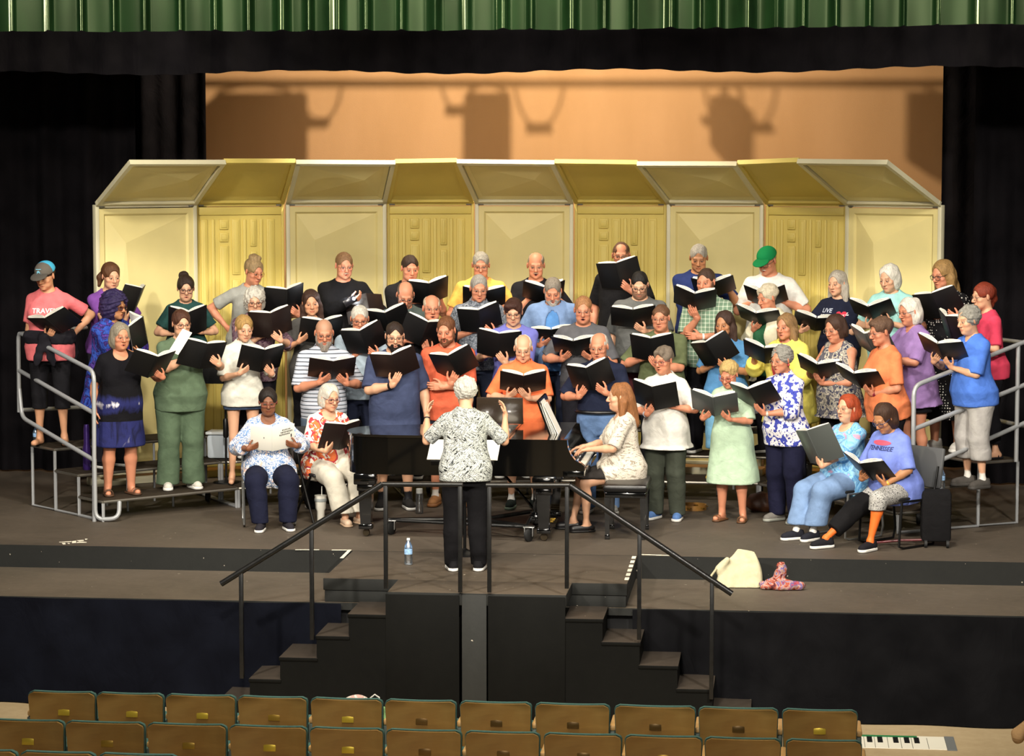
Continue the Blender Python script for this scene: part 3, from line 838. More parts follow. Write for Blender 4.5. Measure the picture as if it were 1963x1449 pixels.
def conform_text(o,txt,size,x,z,color,spacing=1.0,target=None,shear=0.0,name='lettering',poly=None,bend=0):
    "flat lettering printed on the front of a garment"
    sh=target or o['_shirt']; me=sh.data
    n=len(me.vertices); co=np.zeros(n*3,F32); me.vertices.foreach_get('co',co)
    pol=[tuple(p.vertices) for p in me.polygons]
    bv=BVHTree.FromPolygons([tuple(c) for c in co.reshape(-1,3)],pol)
    if poly is None:
        cu=bpy.data.curves.new('t','FONT'); cu.body=txt; cu.size=size; cu.align_x='CENTER'; cu.space_character=spacing; cu.resolution_u=2; cu.shear=shear; cu.offset=size*.018
        ob=bpy.data.objects.new('t',cu); C.objects.link(ob); dg=bpy.context.evaluated_depsgraph_get(); dg.update()
        m=bpy.data.meshes.new_from_object(ob.evaluated_get(dg)); bpy.data.objects.remove(ob)
        bm=bmesh.new(); bm.from_mesh(m)
    else:
        bm=bmesh.new(); bm.faces.new([bm.verts.new((px,py,0)) for px,py in poly])
        bmesh.ops.triangulate(bm,faces=bm.faces[:])
    bmesh.ops.subdivide_edges(bm,edges=[e for e in bm.edges if e.calc_length()>.02],cuts=2,use_grid_fill=True)
    vs=[]
    for v in bm.verts:
        xx=x+v.co.x; zz=z+v.co.y+bend*v.co.x**2
        h=bv.ray_cast(Vector((xx,-1.5,zz)),Vector((0,1,0)))[0]
        vs.append((xx,(h.y if h else -.2)-.006,zz))
    b=MB(); b.add(vs,[[v.index for v in f.verts] for f in bm.faces]); bm.free()
    return b.build(name,M(color,.8,name='print'),sh)
LENS=None
def _lens():
    t=NT('clear_lens'); tr=t.n('ShaderNodeBsdfTransparent'); gl=t.n('ShaderNodeBsdfGlossy'); gl.inputs['Roughness'].default_value=.08
    mx=t.n('ShaderNodeMixShader'); mx.inputs[0].default_value=.06; t.l(tr.outputs[0],mx.inputs[1]); t.l(gl.outputs[0],mx.inputs[2]); t.l(mx.outputs[0],t.out.inputs[0])
    t2=NT('amber_lens'); tr=t2.n('ShaderNodeBsdfTransparent'); tr.inputs[0].default_value=(.30,.07,.02,1); gl=t2.n('ShaderNodeBsdfGlossy'); gl.inputs['Roughness'].default_value=.1
    mx=t2.n('ShaderNodeMixShader'); mx.inputs[0].default_value=.12; t2.l(tr.outputs[0],mx.inputs[1]); t2.l(gl.outputs[0],mx.inputs[2]); t2.l(mx.outputs[0],t2.out.inputs[0])
    return t.m,t2.m
LENS,LENS_TINT=_lens()

# ------------------------------------------------------------------ folders
FOLD={}
BLACKCOVER=None
def folder_meshes(beta,cov,paper):
    key=(round(beta,2),id(cov),id(paper))
    if key in FOLD: return FOLD[key]
    W,Hh=.235,.305; m=MB(); cb,sb=math.cos(beta),math.sin(beta)
    for s in(-1,1):
        m.M=Matrix.Rotation(s*beta,4,'Z')@Matrix.Translation((s*(W/2+.008),0,0))
        m.box(-W/2,W/2,-.002,.003,-Hh/2,Hh/2,.002)
    m.M=Matrix.Identity(4); m.box(-.010,.010,-.003,.002,-Hh/2,Hh/2,.002)
    cv=m.build('t',cov).data; m=MB()
    rr=random.Random(int(beta*1000))
    for s in(-1,1):
        for lay in range(4):
            # a gently bowed leaf of sheets
            th=.0040; w=W-.016-rr.random()*.016; off=.004+lay*.0045; n=6; vs=[]; hh=Hh/2-.001+lay*.0015
            for i in range(n+1):
                t=i/n; xx=.010+w*t; bow=.016*math.sin(math.pi*min(1,t*1.05))*(lay/3)*1.2
                for z in(-hh,hh):
                    for y in(off+bow,off+bow+th): vs.append((s*xx,y,z))
            m.M=Matrix.Rotation(s*beta,4,'Z'); fs=[]
            for i in range(n):
                a=i*4;b=a+4
                fs+=[(a,a+1,b+1,b),(a+2,b+2,b+3,a+3),(a,b,b+2,a+2),(a+1,a+3,b+3,b+1)]
            fs+=[(0,2,3,1),(n*4,n*4+1,n*4+3,n*4+2)]
            m.add(vs,fs)
    pg=m.build('t',paper).data
    for o in list(bpy.data.objects):
        if o.name=='t' or o.name.startswith('t.0'): bpy.data.objects.remove(o)
    FOLD[key]=(cv,pg); return FOLD[key]
# ------------------------------------------------------------------ setting
def st(o): o['kind']='structure'; return o
YE=at_z(820,1058,0).y; YT=at_z(640,1108,0).y; YTI=at_z(300,1148,-.2).y
XL=at_z(620,1107,0).x; XR=at_z(1204,1114,0).x
xa=at_z(739,1137,0).x; xb=at_z(1087,1137,0).x
FZ=-1.10
def stage_mat(name,c1,c2,speck=True,rough=.62):
    t=NT(name); v=t.coord()
    a=t.noise(v,.9,6,.65); b=t.noise(v,14,5,.7)
    base=t.ramp(t.math('ADD',t.math('MULTIPLY',a,.65),t.math('MULTIPLY',b,.35)),[(.32,c1),(.68,c2)])
    if speck:
        s=t.noise(v,22,2,.5); base=t.mix(t.ramp(s,[(.0,(0,0,0)),(.765,(1,1,1))],'CONSTANT'),base,lin('#a89f90'))
    t.base(base); t.setp(Roughness=rough); t.p.inputs['Specular IOR Level'].default_value=.3 if speck else .07; t.bump(b,.15,.01); return t.m
DECK=stage_mat('stage_deck','#433c33','#5b5146'); TIER=stage_mat('tier_deck','#4b443a','#655b4f'); FACE=stage_mat('black_painted_board','#171817','#20211f',True,.8)
STAIR=stage_mat('stair_board','#0a0a09','#11110f',False); TREAD=stage_mat('stair_tread','#302a25','#453d35')
m=MB(); m.box(-12,12,YE,13.5,-.24,0); st(m.build('stage_floor',[DECK])); o=bpy.data.objects['stage_floor']; o.data.materials.append(FACE)
for p in o.data.polygons:
    if p.normal.y<-.5: p.material_index=1
m=MB(); m.box(-12,12,YTI,YE-.002,-.26,-.2); o=st(m.build('stage_floor.001',[TIER,FACE]))
for p in o.data.polygons:
    if p.normal.y<-.5: p.material_index=1
# thrust platform
o=thing('conductor_platform','dark stage-height platform thrust forward under the conductor','platform',((XL+XR)/2,YT,-.2))
ox,oy=o.location.x,o.location.y
m=MB(); m.box(XL-ox,XR-ox,0,YE-.004-oy,.10,.199,.006); m.box(xa-ox,xb-ox,-YT,0,.10,.199,.006); d=m.build('deck',[DECK,FACE],o)
for p in d.data.polygons:
    if abs(p.normal.z)<.5: p.material_index=1
m=MB(); m.box(XL-ox+.01,XR-ox-.01,.01,YE-.01-oy,.002,.098,.005); m.build('underlayer',FACE,o)
# stairs
def stairs(side,label):
    x0=at_z(880,1137,0).x if side<0 else at_z(936,1137,0).x
    px=[739,664,600,527,466,405] if side<0 else [1087,1157,1228,1300,1367,1438]
    zz=[-.012,-.185,-.365,-.545,-.725,-.905]
    o=thing('stage_stairs',label,'stairs',(x0,0,FZ)); xs=[x0]+[at_z(p,1137+44*i,zz[i]).x for i,p in enumerate(px)]
    D=YT-.02
    for i in range(6):
        a,b=sorted((xs[i]-x0,xs[i+1]-x0)); z=zz[i]-FZ-(.19 if i==0 else 0); 
        if i==0: m=MB(); m.box(a,b,0,D,0,-.10-.002-FZ-.1,.004); m.build('top_landing',STAIR,o); continue
        m=MB(); m.box(a,b,0,D,0,z-.03); m.box(a-.008,b+.008,-.008,D,z-.03,z,.004); s=m.build('step',[STAIR,TREAD],o)
        for p in s.data.polygons:
            if p.normal.z>.5: p.material_index=1
    m=MB(); a,b=sorted((0,xs[1]-x0)); m.box(a,b,-.012,-.001,0,-FZ-.02,.003); m.build('side_panel',STAIR,o)
stairs(-1,'black wooden stage stairs descending to the left of the centre panel'); stairs(1,'black wooden stage stairs descending to the right of the centre panel')
m=MB(); m.box(at_z(885,1137,0).x,at_z(933,1137,0).x,-.006,.05,FZ,-.012,.004); tag(m.build('filler_panel',stage_mat('grey_panel','#1d1e1d','#262725')),'dark grey vertical panel between the two stage stairs','panel')
RAIL=M('#1b1b1b',.32,.3,var=.3,scale=30,name='black_pipe')
def pt(px,py): return at_Y(px,py,-.025)
def handrail(label,top,posts):
    o=thing('handrail',label,'handrail',pt(posts[0][0],posts[0][2]))
    L=Vector(o.location); m=MB(); P=[pt(*p) for p in top]; m.tube([P[0]-L,P[1]-L],.024,12); m.build('top_rail',RAIL,o)
    m=MB(); m.tube([P[1]-L,P[2]-L],.02,12); m.build('level_rail',RAIL,o)
    for x,y0,y1 in posts:
        a,b=pt(x,y0),pt(x,y1); w=.016; m=MB(); m.box(a.x-L.x-w,a.x-L.x+w,-w,w,b.z-L.z,a.z-L.z,.003); m.build('post',RAIL,o)
handrail('black pipe handrail sloping down to the left stairs',[(424,1119),(733,928),(887,929)],[(739,930,1128),(597,1014,1226),(462,1098,1300),(882,930,1135)])
handrail('black pipe handrail sloping down to the right stairs',[(1403,1138),(1092,930),(932,930)],[(1087,932,1128),(1226,1020,1226),(1365,1115,1340),(938,931,1135)])
# skirt cloths
def drape(name,x0,x1,Y,ztop,zbot,mat,amp,per,seed,label,cat,nz=14,nx=160,topfun=None,botfun=None,sharp=False,group=None,flare=1.0,kind=None):
    rs=np.random.RandomState(seed); xs=np.linspace(x0,x1,nx); ph=rs.uniform(0,6.3,5); wv=np.zeros(nx)
    for i in range(5): wv+=np.sin(xs*2*math.pi/(per*(.6+.35*i))+ph[i])/(1+.3*i)
    wv=wv/2.2
    V=[];Q=[]
    for j in range(nz+1):
        t=j/nz
        for i in range(nx):
            zt=topfun(xs[i]) if topfun else ztop; zb=botfun(xs[i]) if botfun else zbot
            V.append((xs[i]-x0,Y-amp*wv[i]*(.35+.65*t*flare)-.012*math.sin(3*t+i*.05)*0,zt+(zb-zt)*t-zbot))
    for j in range(nz):
        for i in range(nx-1): a=j*nx+i; Q.append((a,a+1,a+nx+1,a+nx))
    V=np.array(V); V[:,1]-=Y
    o=np_mesh(name,V,np.array(Q),mat); o.location=(x0,Y,zbot)
    return tag(o,label,cat,group,kind)
def darkcloth(name,c1,c2,sheen=.0,rough=.95):
    t=NT(name); v=t.coord(); n=t.noise(v,3,4); t.base(t.ramp(n,[(.3,c1),(.7,c2)])); t.setp(Roughness=rough); t.p.inputs['Specular IOR Level'].default_value=.03
    t.bump(t.noise(t.coord(scale=(1,1,.5)),4,4,.6,.8),.45,.06); return t.m
NAVY=darkcloth('navy_skirt_cloth','#0b0c12','#11131b'); BLK=darkcloth('black_velour','#0c0b0d','#161416'); CHAR=darkcloth('charcoal_skirt_cloth','#0d0d0f','#151517')
drape('stage_skirt',-10,at_z(655,1155,-.2).x,YTI-.03,-.205,FZ+.01,NAVY,.05,1.4,3,'dark navy cloth skirt hung on the stage front left of the stairs','skirt',nx=220)
drape('stage_skirt',at_z(1215,1160,-.2).x,10,YTI-.03,-.205,FZ+.01,CHAR,.055,1.7,5,'black cloth skirt hung on the stage front right of the stairs','skirt',nx=220)
m=MB(); m.box(-10,10,YTI+.05,YTI+.1,FZ,-.26); st(m.build('wall_stage_front',M('#08080a',.95,name='dark_board')))
# auditorium floor
FL=stage_mat('auditorium_floor','#a08c6c','#b8a584',False,.5)
m=MB(); m.box(-14,14,-18,YTI+.2,FZ-.1,FZ); st(m.build('floor',FL))
# back wall
h=29.6; YB=at_h(1000,300,h).y
t=NT('tan_backdrop'); n=t.noise(t.coord(scale=(1,1,.25)),1.4,4); t.base(t.ramp(n,[(.3,'#b58a5c'),(.7,'#c3976a')])); t.setp(Roughness=.85); t.bump(t.noise(t.coord(),160,2),.25,.01)
m=MB(); m.box(-12,12,YB,YB+.15,0,8); st(m.build('wall_back',t.m))
WALLM=M('#0b0b0b',.9,name='black_wall')
for s,nm in((-1,'wall_left'),(1,'wall_right')):
    m=MB(); m.box(s*12-.1,s*12+.1,YE,YB,0,8); st(m.build(nm,WALLM))
# curtains
def X(px,h,py=300): return at_h(px,py,h).x
def CY_(px,h): return at_h(px,300,h).y
Yl=at_h(100,300,26.8).y
drape('side_curtain',-9,at_Y(262,300,Yl).x,Yl,6.0,.02,BLK,.10,.42,11,'black velour side curtain at the far left, nearest the audience','curtain',nx=260,nz=6)
Yl2=Yl+1.3
drape('side_curtain',at_Y(230,300,Yl2).x,at_Y(397,300,Yl2).x,Yl2,6.0,.02,BLK,.09,.40,12,'black velour side curtain set back at left beside the tan backdrop','curtain',nx=90,nz=6)
drape('side_curtain',at_Y(1868,300,Yl).x,9.5,Yl,6.0,.02,BLK,.10,.42,13,'black velour side curtain at the far right edge','curtain',nx=200,nz=6)
drape('side_curtain',at_Y(1806,300,Yl2).x,at_Y(1905,300,Yl2).x,Yl2,6.0,.02,BLK,.06,.40,14,'narrow black side curtain set back at right beside the tan backdrop','curtain',nx=60,nz=6)
Yb=at_h(980,130,23.8).y
zb=at_Y(980,137,Yb).z
drape('border_curtain',-9,9,Yb,zb+1.6,zb,BLK,.05,.5,21,'black horizontal border curtain hanging across the stage top','curtain',nx=420,nz=5,botfun=lambda x: zb+.02*math.sin(x*2.1)+.006*math.sin(x*17)+(.03*((x-1)/4)**2 if x>1 else 0))
# pleated green valance
Yv=at_h(980,40,19.0).y; zv=at_Y(900,55,Yv).z
t=NT('green_satin'); n=t.noise(t.coord(scale=(1,1,.4)),5,4); t.base(t.ramp(n,[(.3,'#091709'),(.7,'#0f230f')])); t.setp(Roughness=.25); t.p.inputs['Specular IOR Level'].default_value=.22; t.p.inputs['Specular Tint'].default_value=(.8,1,.55,1); t.p.inputs['Sheen Weight'].default_value=.0; t.p.inputs['Sheen Roughness'].default_value=.35; t.p.inputs['Sheen Tint'].default_value=(.55,.85,.4,1); GREEN=t.m
folds=[(-40,8,1),(28,6,.4),(98,7,.9),(160,6,.7),(222,6,.9),(282,6,1),(350,6,.9),(418,7,1),(480,8,1),(545,13,1.2),(596,9,.9),(650,16,.8),(706,9,1.1),(773,7,1),(836,12,.9),(897,10,.5),(968,11,1.2),(1020,6,.8),(1098,13,1.1),(1160,8,1),(1216,6,.7),(1288,11,1.1),(1342,6,1),(1376,15,1),(1432,22,1.1),(1490,16,.7),(1540,8,1.1),(1602,8,1),(1667,5,.8),(1733,4,.8),(1797,5,.9),(1870,8,.3),(1940,5,.5),(2010,6,.7)]
xs=[];dy=[]
for px in np.arange(-60,2040,2.0):
    d=0
    for f0,w,a in folds:
        u=(px-f0)/w
        d+=a*(math.exp(-u*u) if u<0 else math.exp(-(u*1.9)**2))
    d+=.25*math.sin(px*.021)+.12*math.sin(px*.05+1)
    xs.append(at_Y(px,40,Yv).x); dy.append(-.085*d)
nz=8; V=[];Q=[]; n=len(xs)
for j in range(nz+1):
    tt=j/nz
    for i in range(n):
        sag=-.012*math.sin(min(1,max(0,(xs[i]+4.5)/9))*math.pi)+.012*(1 if xs[i]>2.6 else 0)*min(1,(xs[i]-2.6))
        V.append((xs[i],dy[i]*(.75+.25*tt),(1.2-(1.2)*tt)+sag+(dy[i]*-.10 if j==nz else 0)))
for j in range(nz):
    for i in range(n-1): a=j*n+i; Q.append((a,a+1,a+n+1,a+n))
o=np_mesh('valance',np.array(V),np.array(Q),GREEN); o.location=(0,Yv,zv); tag(o,'green satin pleated valance across the very top of the proscenium','curtain')

# ------------------------------------------------------------------ acoustic shell
def shell_mat(name,c,rough=.55):
    t=NT(name); n=t.noise(t.coord(),2.2,3); c=lin(c); t.base(t.ramp(n,[(.3,tuple(x*.93 for x in c)),(.7,tuple(x*1.04 for x in c))])); t.setp(Roughness=rough)
    t.bump(t.noise(t.coord(),180,2),.12,.004); return t.m
SHF=shell_mat('shell_yellow','#dcc668'); SHS=shell_mat('shell_cream','#e4d492'); SHE=shell_mat('shell_edge','#d6cfae',.4)
edges=[(180,25.5),(376,26.15),(547,26.5),(741,26.72),(910,26.8),(1100,26.75),(1278,26.62),(1465,26.35),(1622,26.0),(1808,25.35)]
ZT=2.93
pts=[at_h(px,396,hh) for px,hh in edges]
tops=[(246,308),(430,308),(567,308),(757,309),(876,307),(1063,309),(1222,311),(1413,311),(1531,306),(1704,308)]
ords=['leftmost','second from left','third from left','fourth from left','middle','fourth from right','third from right','second from right','rightmost']
for i in range(9):
    A,B=pts[i],pts[i+1]; A=Vector((A.x,A.y,0)); B=Vector((B.x,B.y,0)); w=(B-A).length; smooth=(i%2==0)
    ang=math.atan2((B-A).y,(B-A).x); mid=(A+B)/2
    nrm=Vector((math.sin(ang),-math.cos(ang),0)); 
    off=.0 if smooth else -.07
    o=thing('acoustic_shell_panel',('smooth cream-framed' if smooth else 'ribbed yellow')+' acoustic shell panel with tilted canopy, '+ords[i]+' of nine','shell panel',(mid+nrm*off)[:],ang,'acoustic shell panels behind the choir')
    hw=w/2-.004; z0,z1=.12,ZT-(0 if smooth else .01)
    m=MB(); fw=.042 if smooth else .03
    m.box(-hw,-hw+fw,-.03,.05,z0,z1,.006); m.box(hw-fw,hw,-.03,.05,z0,z1,.006); m.box(-hw+fw,hw-fw,-.03,.05,z1-fw*.8,z1,.006); m.box(-hw+fw,hw-fw,-.03,.05,z0,z0+fw,.006)
    m.box(-hw,hw,.05,.30,z0-.12,z0-.04,.01); m.build('frame',SHE if smooth else SHF,o)
    a=hw-fw
    def faced(m,P,ap):
        "shallow pyramid on a recessed sheet; P: u,v,n -> point"
        pass
    if smooth:
        m=MB(); zb=z0+fw; zt=z1-fw
        O=[(-a,-.020,zb),(a,-.020,zb),(a,-.020,zt),(-a,-.020,zt)]; b=.055
        I1=[(-a+b,-.018,zb+b),(a-b,-.018,zb+b),(a-b,-.018,zt-b),(-a+b,-.018,zt-b)]
        I2=[(-a+b+.02,.005,zb+b+.02),(a-b-.02,.005,zb+b+.02),(a-b-.02,.005,zt-b-.02),(-a+b+.02,.005,zt-b-.02)]
        ax=-.30 if i<4 else (-.18 if i==4 else (-.2 if i==6 else -.25)); ax*=a/.5
        R1=(ax*.8,-.060,zt-b-.30); R2=(ax*.8+.12,-.060,zb+.5)
        vs=O+I1+I2+[R1,R2]; fs=[]
        for l in(0,4):
            for q in range(4): fs.append((l+q,l+(q+1)%4,l+4+(q+1)%4,l+4+q))
        fs+=[(11,10,12),(8,9,13),(8,13,12,11),(9,10,12,13)]
        m.add(vs,fs); m.box(-a,a,.006,.03,zb,zt); m.build('panel_face',SHS,o)
    else:
        m=MB(); m.box(-a,a,-.010,.03,z0+fw,z1-.03)
        u=2*a
        cols=[(.03,.11,0),(.155,.195,0),(.25,.36,1),(.40,.50,2),(.535,.575,0),(.62,.70,3),(.735,.775,0),(.82,.92,0)]
        rr=random.Random(i)
        for c0,c1,kd in cols:
            segs=[(z0+.12,z1-.16)] if kd==0 else ([(z1-.27,z1-.16),(z1-.40,z1-.30),(z0+.1,z1-.44)] if kd==1 else ([(z1-.75,z1-.16),(z0+.1,z1-.80)] if kd==2 else [(z1-.45,z1-.16),(z0+.1,z1-.50)]))
            for s0,s1 in segs:
                m.box(-a+c0*u,-a+c1*u,-.028,-.008,s0,s1,.009)
                if c1-c0>.07: m.box(-a+c0*u+.018,-a+c1*u-.018,-.036,-.02,s0+.02,s1-.02,.007)
        m.box(-a,a,-.03,-.005,z1-.115,z1-.03,.008); m.build('panel_face',SHF,o)
    # canopy: leans forward and up
    cL=.80; dz=.47
    tl=at_h(*tops[i],edges[i][1]-.75); tr=at_h(*tops[i+1],edges[i+1][1]-.75)
    inv=Matrix.Rotation(-ang,3,'Z'); base=(mid+nrm*off)
    def loc(p): return inv@(Vector(p)-base)
    TL,TR=loc(tl),loc(tr); BL,BR=Vector((-hw,-.02,ZT+.03)),Vector((hw,-.02,ZT+.03))
    if not smooth:
        ex=(TR-TL)*.06; TL=TL-ex*0+Vector((0,.04,.012)); TR=TR+Vector((0,.04,.012))
    nv=(BR-BL).cross(TL-BL).normalized(); nv=-nv if nv.y>0 or nv.z>0 else nv
    if nv.z>0: nv=-nv
    def P(u,v,n_): return (BL*(1-u)+BR*u)*(1-v)+(TL*(1-u)+TR*u)*v+nv*n_
    m=MB()
    def beam(u0,v0,u1,v1,wd,th):
        a0,b0=P(u0,v0,0),P(u1,v1,0); d=(b0-a0).normalized(); s=d.cross(nv).normalized()*wd/2; n0=nv*th
        m.add([a0-s,a0+s,b0+s,b0-s,a0-s+n0,a0+s+n0,b0+s+n0,b0-s+n0],[(0,1,2,3),(7,6,5,4),(0,4,5,1),(1,5,6,2),(2,6,7,3),(3,7,4,0)])
    e=.022
    beam(e,0,e,1,.045,.05); beam(1-e,0,1-e,1,.045,.05); beam(0,1,1,1,.045,.05); beam(0,.02,1,.02,.04,.05)
    cf=m.build('canopy_frame',SHE if smooth else SHF,o)
    m=MB(); g=.05
    q=[(g,g),(1-g,g),(1-g,1-g),(g,1-g)]; q2=[(g+.045,g+.06),(1-g-.045,g+.06),(1-g-.045,1-g-.06),(g+.045,1-g-.06)]
    vs=[P(u,v,.02) for u,v in q]+[P(u,v,.008) for u,v in q2]
    if smooth: vs.append(P(.72,.62,.05)); fs=[(4,5,8),(5,6,8),(6,7,8),(7,4,8)]
    else: fs=[(4,5,6,7)]
    for k_ in range(4): fs.append((k_,(k_+1)%4,4+(k_+1)%4,4+k_))
    b0=len(vs); vs+=[P(u,v,0) for u,v in [(0,0),(1,0),(1,1),(0,1)]]; fs.append((b0+3,b0+2,b0+1,b0))
    m.add(vs,fs); m.build('canopy_face',SHS if smooth else SHF,cf)
    m=MB()
    for u in(.06,.94):
        p=P(u,0,0); m.box(p.x-.03,p.x+.03,p.y-.02,p.y+.02,ZT-.03,ZT+.045,.004)
    m.build('hinge',M('#8d8c86',.35,.8,name='steel'),o)

# ------------------------------------------------------------------ risers
RP=[at_h(px,900,hh) for px,hh in [(195,23.1),(455,24.05),(785,24.5),(1135,24.65),(1455,24.4),(1724,22.35)]]
RP=[Vector((p.x,p.y)) for p in RP]
SD=.46
def offset(d):
    out=[]
    for i,p in enumerate(RP):
        ds=[]
        if i>0: ds.append((RP[i]-RP[i-1]).normalized())
        if i<len(RP)-1: ds.append((RP[i+1]-RP[i]).normalized())
        ns=[Vector((-q.y,q.x)) for q in ds]
        n=sum(ns,Vector((0,0))); n.normalize(); out.append(p+n*d/max(.5,n.dot(ns[0])))
    return out
def row_point(px,row,py=800):
    "where the image column px crosses the middle line of a riser row"
    L=offset((row-1)*SD+SD*.5)
    L=[L[0]+(L[0]-L[1]).normalized()*1.2]+L+[L[-1]+(L[-1]-L[-2]).normalized()*1.2]
    r=ray(px,py); d=Vector((r.x,r.y)); c=Vector((CAM.x,CAM.y))
    for a,b in zip(L,L[1:]):
        e=b-a; den=d.x*(-e.y)+e.x*d.y
        w=a-c; t=(w.x*(-e.y)+e.x*w.y)/den; s=(d.x*w.y-d.y*w.x)/den
        if -1e-6<=s<=1.000001 and t>0: return c+d*t
    raise ValueError(px)
TUBE=M('#9a9c9e',.42,.25,name='grey_steel_tube'); STEPM=stage_mat('riser_carpet','#2b251f','#3d352b',False,.8); ALU=M('#8f8a80',.35,.8,name='aluminium_edge'); RUB=M('#101010',.7,name='rubber')
nm=['far left','left of the piano','centre behind the piano','right of centre','far right']
for i in range(5):
    base=(RP[i]+RP[i+1])/2; o=thing('choir_riser','three-step choir riser section, '+nm[i],'riser',(base.x,base.y,0),0,'choir riser sections')
    rows=[offset(r*SD) for r in range(4)]
    for r in range(3):
        z=.205*(r+1); lap=.0
        q=[rows[r][i],rows[r][i+1],rows[r+1][i+1],rows[r+1][i]]; c=sum(q,Vector((0,0)))/4
        q=[c+(p-c)*.985 for p in q]; q=[(p.x-base.x,p.y-base.y) for p in q]
        m=MB(); m.prism(q,z-.03,z); s=m.build('step',[STEPM],o)
        m=MB()
        for a,b in zip(q,q[1:]+q[:1]): m.tube([(a[0],a[1],z-.018),(b[0],b[1],z-.018)],.014,6)
        m.build('edge_trim',ALU,s)
        for a,b in((q[0],q[3]),(q[1],q[2])):
            m=MB(); a=(a[0]+(q[2][0]-a[0])*.0,a[1]); m.tube([(a[0],a[1],z-.03),(a[0],a[1],.012),(b[0],b[1],.012),(b[0],b[1],z-.03)],.016,8); m.build('leg_frame',TUBE,s)
        # carpeted riser face
        if r>0:
            a,b=Vector(q[0]),Vector(q[1]); d=(b-a)*.01; a=a+d; b=b-d
            for k_ in(.33,.66): 
                m=MB(); p=a+(b-a)*k_; m.tube([(p.x,p.y+.02,z-.03),(p.x,p.y+.02,0)],.012,8); m.build('brace',TUBE,s)
    for k_,e in((0,.12),(0,.88)):
        p=rows[1][i]*(1-e)+rows[1][i+1]*e; m=MB(); m.M=Matrix.Translation((p.x-base.x,p.y-base.y+.15,.05))@Matrix.Rotation(math.pi/2,4,'Y'); m.lathe([(.0,-.018),(.045,-.018),(.05,-.01),(.05,.01),(.045,.018),(.0,.018)],16); m.build('caster',RUB,o)
def guard(label,segs,loc):
    o=thing('guard_rail',label,'rail',loc); L=Vector(loc)
    for nme,P in segs:
        m=MB(); Q=[]
        P=[Vector(p)-L for p in P]
        for k_,p in enumerate(P):
            if 0<k_<len(P)-1:
                a=(P[k_-1]-p); b=(P[k_+1]-p); r_=min(.09,a.length/2,b.length/2); a.normalize(); b.normalize()
                for t_ in(0,.25,.5,.75,1): 
                    p0=p+a*r_; p2=p+b*r_; Q.append(p0*(1-t_)**2+p*2*t_*(1-t_)+p2*t_**2)
            else: Q.append(p)
        m.tube(Q,.021,10); m.build(nme,TUBE,o)
hf=23.15; hr=24.25
def gl(px,py): 
    tt=(180-px)/(180-35); return at_h(px,py,hf+(hr-hf)*tt)
guard('grey tubular steel guard rail on the left riser end',[('top_rail',[gl(181,1000),gl(180,712),gl(35,636),gl(37,790)]),('back_rail',[gl(37,640),at_h(165,628,25.6)]),('middle_rail',[gl(37,710),gl(180,792)]),('low_rail',[gl(37,745),gl(42,800),gl(180,882)]),('foot_bar',[gl(181,880),gl(183,996),at_h(228,994,23.1),at_h(229,962,23.2)]),('lower_back_rail',[gl(42,786),at_h(165,780,25.4)])],gl(181,1000))
hf2=22.15; hr2=22.9
def gr(px,py): 
    tt=(px-1750)/(1952-1750); return at_h(px,py,hf2+(hr2-hf2)*tt)
guard('grey tubular steel guard rail on the right riser end',[('top_rail',[gr(1750,905),gr(1752,740),gr(1985,647),gr(1990,880)]),('middle_rail',[gr(1751,823),gr(1988,728)]),('low_rail',[gr(1780,893),gr(1988,800)]),('post',[gr(1952,660),gr(1948,885)]),('back_rail',[at_h(1895,648,24.6),gr(1988,660)]),('lower_back_rail',[at_h(1895,802,24.6),gr(1988,822)])],gr(1750,905))
# ------------------------------------------------------------------ grand piano
GLOSS=M('#060606',.10,0,.6,coat=.6,name='piano_black'); 
t=NT('piano_lid_polish'); t.setp(Roughness=.16); t.p.inputs['Base Color'].default_value=(.006,.005,.004,1); t.p.inputs['Coat Weight'].default_value=1; t.p.inputs['Specular IOR Level'].default_value=1.0; LIDM=t.m; t.setp(Roughness=.07)
BRASS=M('#b08d3a',.3,.9,name='brass'); WKEY=M('#e8e2d2',.3,name='ivory'); PAPER=M('#e9e6dc',.75,name='paper'); STEEL=M('#a9aaa8',.28,.85,name='chrome')
Ysp=at_z(690,1031,0).y; pl=at_Y(655,838,Ysp); pr=at_Y(1120,838,Ysp); xL,xR=pl.x,pr.x; zr=pl.z; zb_=at_Y(700,909,Ysp).z
PL=xR-xL
o=thing('grand_piano','polished black grand piano standing centre stage in front of the choir','piano',(xL+PL/2,Ysp+.7,0)); ox,oy=o.location.x,o.location.y
ctrl=[(PL-.19,0),(1.2,0),(.42,0),(.14,.06),(.03,.22),(.0,.42),(.05,.62),(.20,.77),(.48,.86),(.80,.98),(1.08,1.18),(1.34,1.36),(1.60,1.45),(PL-.19,1.47)]
def cat(P,n=6):
    out=[]
    for i in range(len(P)-1):
        p0,p1,p2,p3=[Vector(P[max(0,min(len(P)-1,i+k))]) for k in(-1,0,1,2)]
        for j in range(n):
            s=j/n; out.append(.5*((2*p1)+(p2-p0)*s+(2*p0-5*p1+4*p2-p3)*s*s+(3*p1-p0-3*p2+p3)*s**3))
    out.append(Vector(P[-1])); return out
body=[ctrl[0]]+[tuple(v) for v in cat(ctrl[2:])]
def W(x,y): return (xL+x-ox,Ysp+y-oy)
m=MB(); m.prism([W(*p) for p in body],zb_,zr); m.build('case',GLOSS,o)
m=MB(); m.prism([W(p[0],p[1]) for p in body],zb_-.05,zb_-.001) if False else None
split=1.50
ld=[p for p in body if p[0]<split]; c=Vector((.8,.7)); 
ld=[(split,-.012)]+[(p[0]+(p[0]-.9)*.012,p[1]+(p[1]-.7)*.016) for p in ld if p[0]<split-.02]+[(split,1.43)]
m=MB(); m.prism([W(*p) for p in ld],zr+.003,zr+.026); m.build('lid',LIDM,o)
